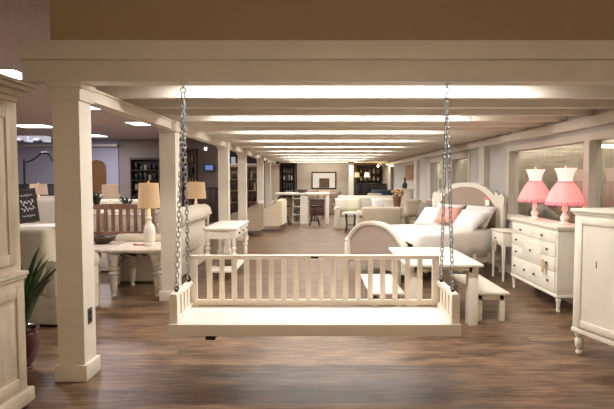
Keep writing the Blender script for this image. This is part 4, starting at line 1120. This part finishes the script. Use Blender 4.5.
# iron canopy bed frame
Yi = 13.5
ib = thing('canopy_bed_frame', 'black iron canopy bed frame with swooping top rails in the left rear', 'bed frame', (0, Yi, 0))
pA = V(24, 162, Yi); pB = V(41, 153, Yi); pC = V(48, 153, Yi); pD = V(60, 165, Yi)
for p_ in (pA, pD):
    MB().tube([(p_.x,0,0), (p_.x,0,p_.z+.08)], .025, 8).build('post', BLACKM, ib); 
m = MB(); N_ = 14
def swoop(a, b):
    return [(a.x+(b.x-a.x)*i/N_, 0, a.z+(b.z-a.z)*((i/N_)**2)) for i in range(N_+1)]
m.tube(swoop(pA, pB), .022, 8); m.tube([(pB.x,0,pB.z), (pC.x,0,pC.z)], .03, 8); m.tube(swoop(pD, pC), .022, 8)
m.build('top_rail', BLACKM, ib)
MB().tube([(pA.x,0,.9), (pD.x,0,.9)], .02, 8).build('cross_rail', BLACKM, ib)
for i in range(1, 7):
    x_ = pA.x+(pD.x-pA.x)*i/7; MB().tube([(x_,0,.35), (x_,0,.9)], .01, 6).build('spindle', BLACKM, ib)
MB().tube([(pA.x,0,.35), (pD.x,0,.35)], .02, 8).build('lower_rail', BLACKM, ib)
cabinet('dark low chest below the lavender wall behind the iron bed', V(10,190,16).x, V(60,190,16).x, 16.0, V(30,184,16).z, mat('navy_black', (.02,.02,.03), .5, noise=.2, nscale=6), .5, 4)

# ------------------------------------------------------------------ lights of the rest of the shop, and added fills
def shop_panel(x, y, w, d, power, col, lb, z=ZC):
    t = thing('ceiling_light_panel', lb, 'ceiling light', (x, y, z))
    MB().box(-w/2, w/2, -d/2, d/2, -.03, -.001).build('diffuser', TUBE, t)
    arealight('panel_light', (0,0,-.05), w, d, power, col, parent=t)
arealight('shop_light_front', (.6, -1.2, 2.7), 3.0, 2.0, 98, (1, .79, .53), rot=(math.radians(38), 0, 0))
for (x, y, p_) in ((-7, 8, 75), (-6, 13, 90), (-10, 12, 80), (-4.2, 6.2, 30), (-4.0, 19.5, 50)):
    arealight('left_fill_light', (x, y, 2.93), 1.2, 1.2, p_, (1, .90, .84))  # bare fills without fixtures, the last added to brighten the tan shelves
arealight('passage_fill', (3.85, 9.0, 2.95), .8, 11, 150, (1, .9, .72))  # long added fill, stretched to brighten the curtain and the small window panes
o = MB().box(-.1, .35, -.06, .06, 0, .03).build('ceiling_light', TUBE); q = V(604, 147.5, 6.6); o.location = (4.4, 7.4, 2.05+.0); o.location = (q.x, 6.6, q.z); tag(o, 'fluorescent strip glowing beyond the right part of the wide window', 'ceiling light')
arealight('far_wall_fill', (.2, 23.9, 2.45), 2, .3, 22, (1, .93, .82), rot=(math.radians(35), 0, 0))  # added fill aimed at the far wall and picture, no lamp there
arealight('far_light', (2.4, 25.6, 2.9), 1.5, 1, 45, (1, .75, .5))

wd_ = bpy.data.worlds.new('world'); S.world = wd_; wd_.use_nodes = True
bg = wd_.node_tree.nodes['Background']; bg.inputs[0].default_value = (1, .80, .58, 1); bg.inputs[1].default_value = .28
S.view_settings.view_transform = 'Standard'; S.view_settings.look = 'None'; S.view_settings.exposure = .0; S.view_settings.gamma = 1
S.view_settings.use_curve_mapping = False
S.cycles.max_bounces = 8; S.cycles.diffuse_bounces = 5; S.cycles.use_denoising = True
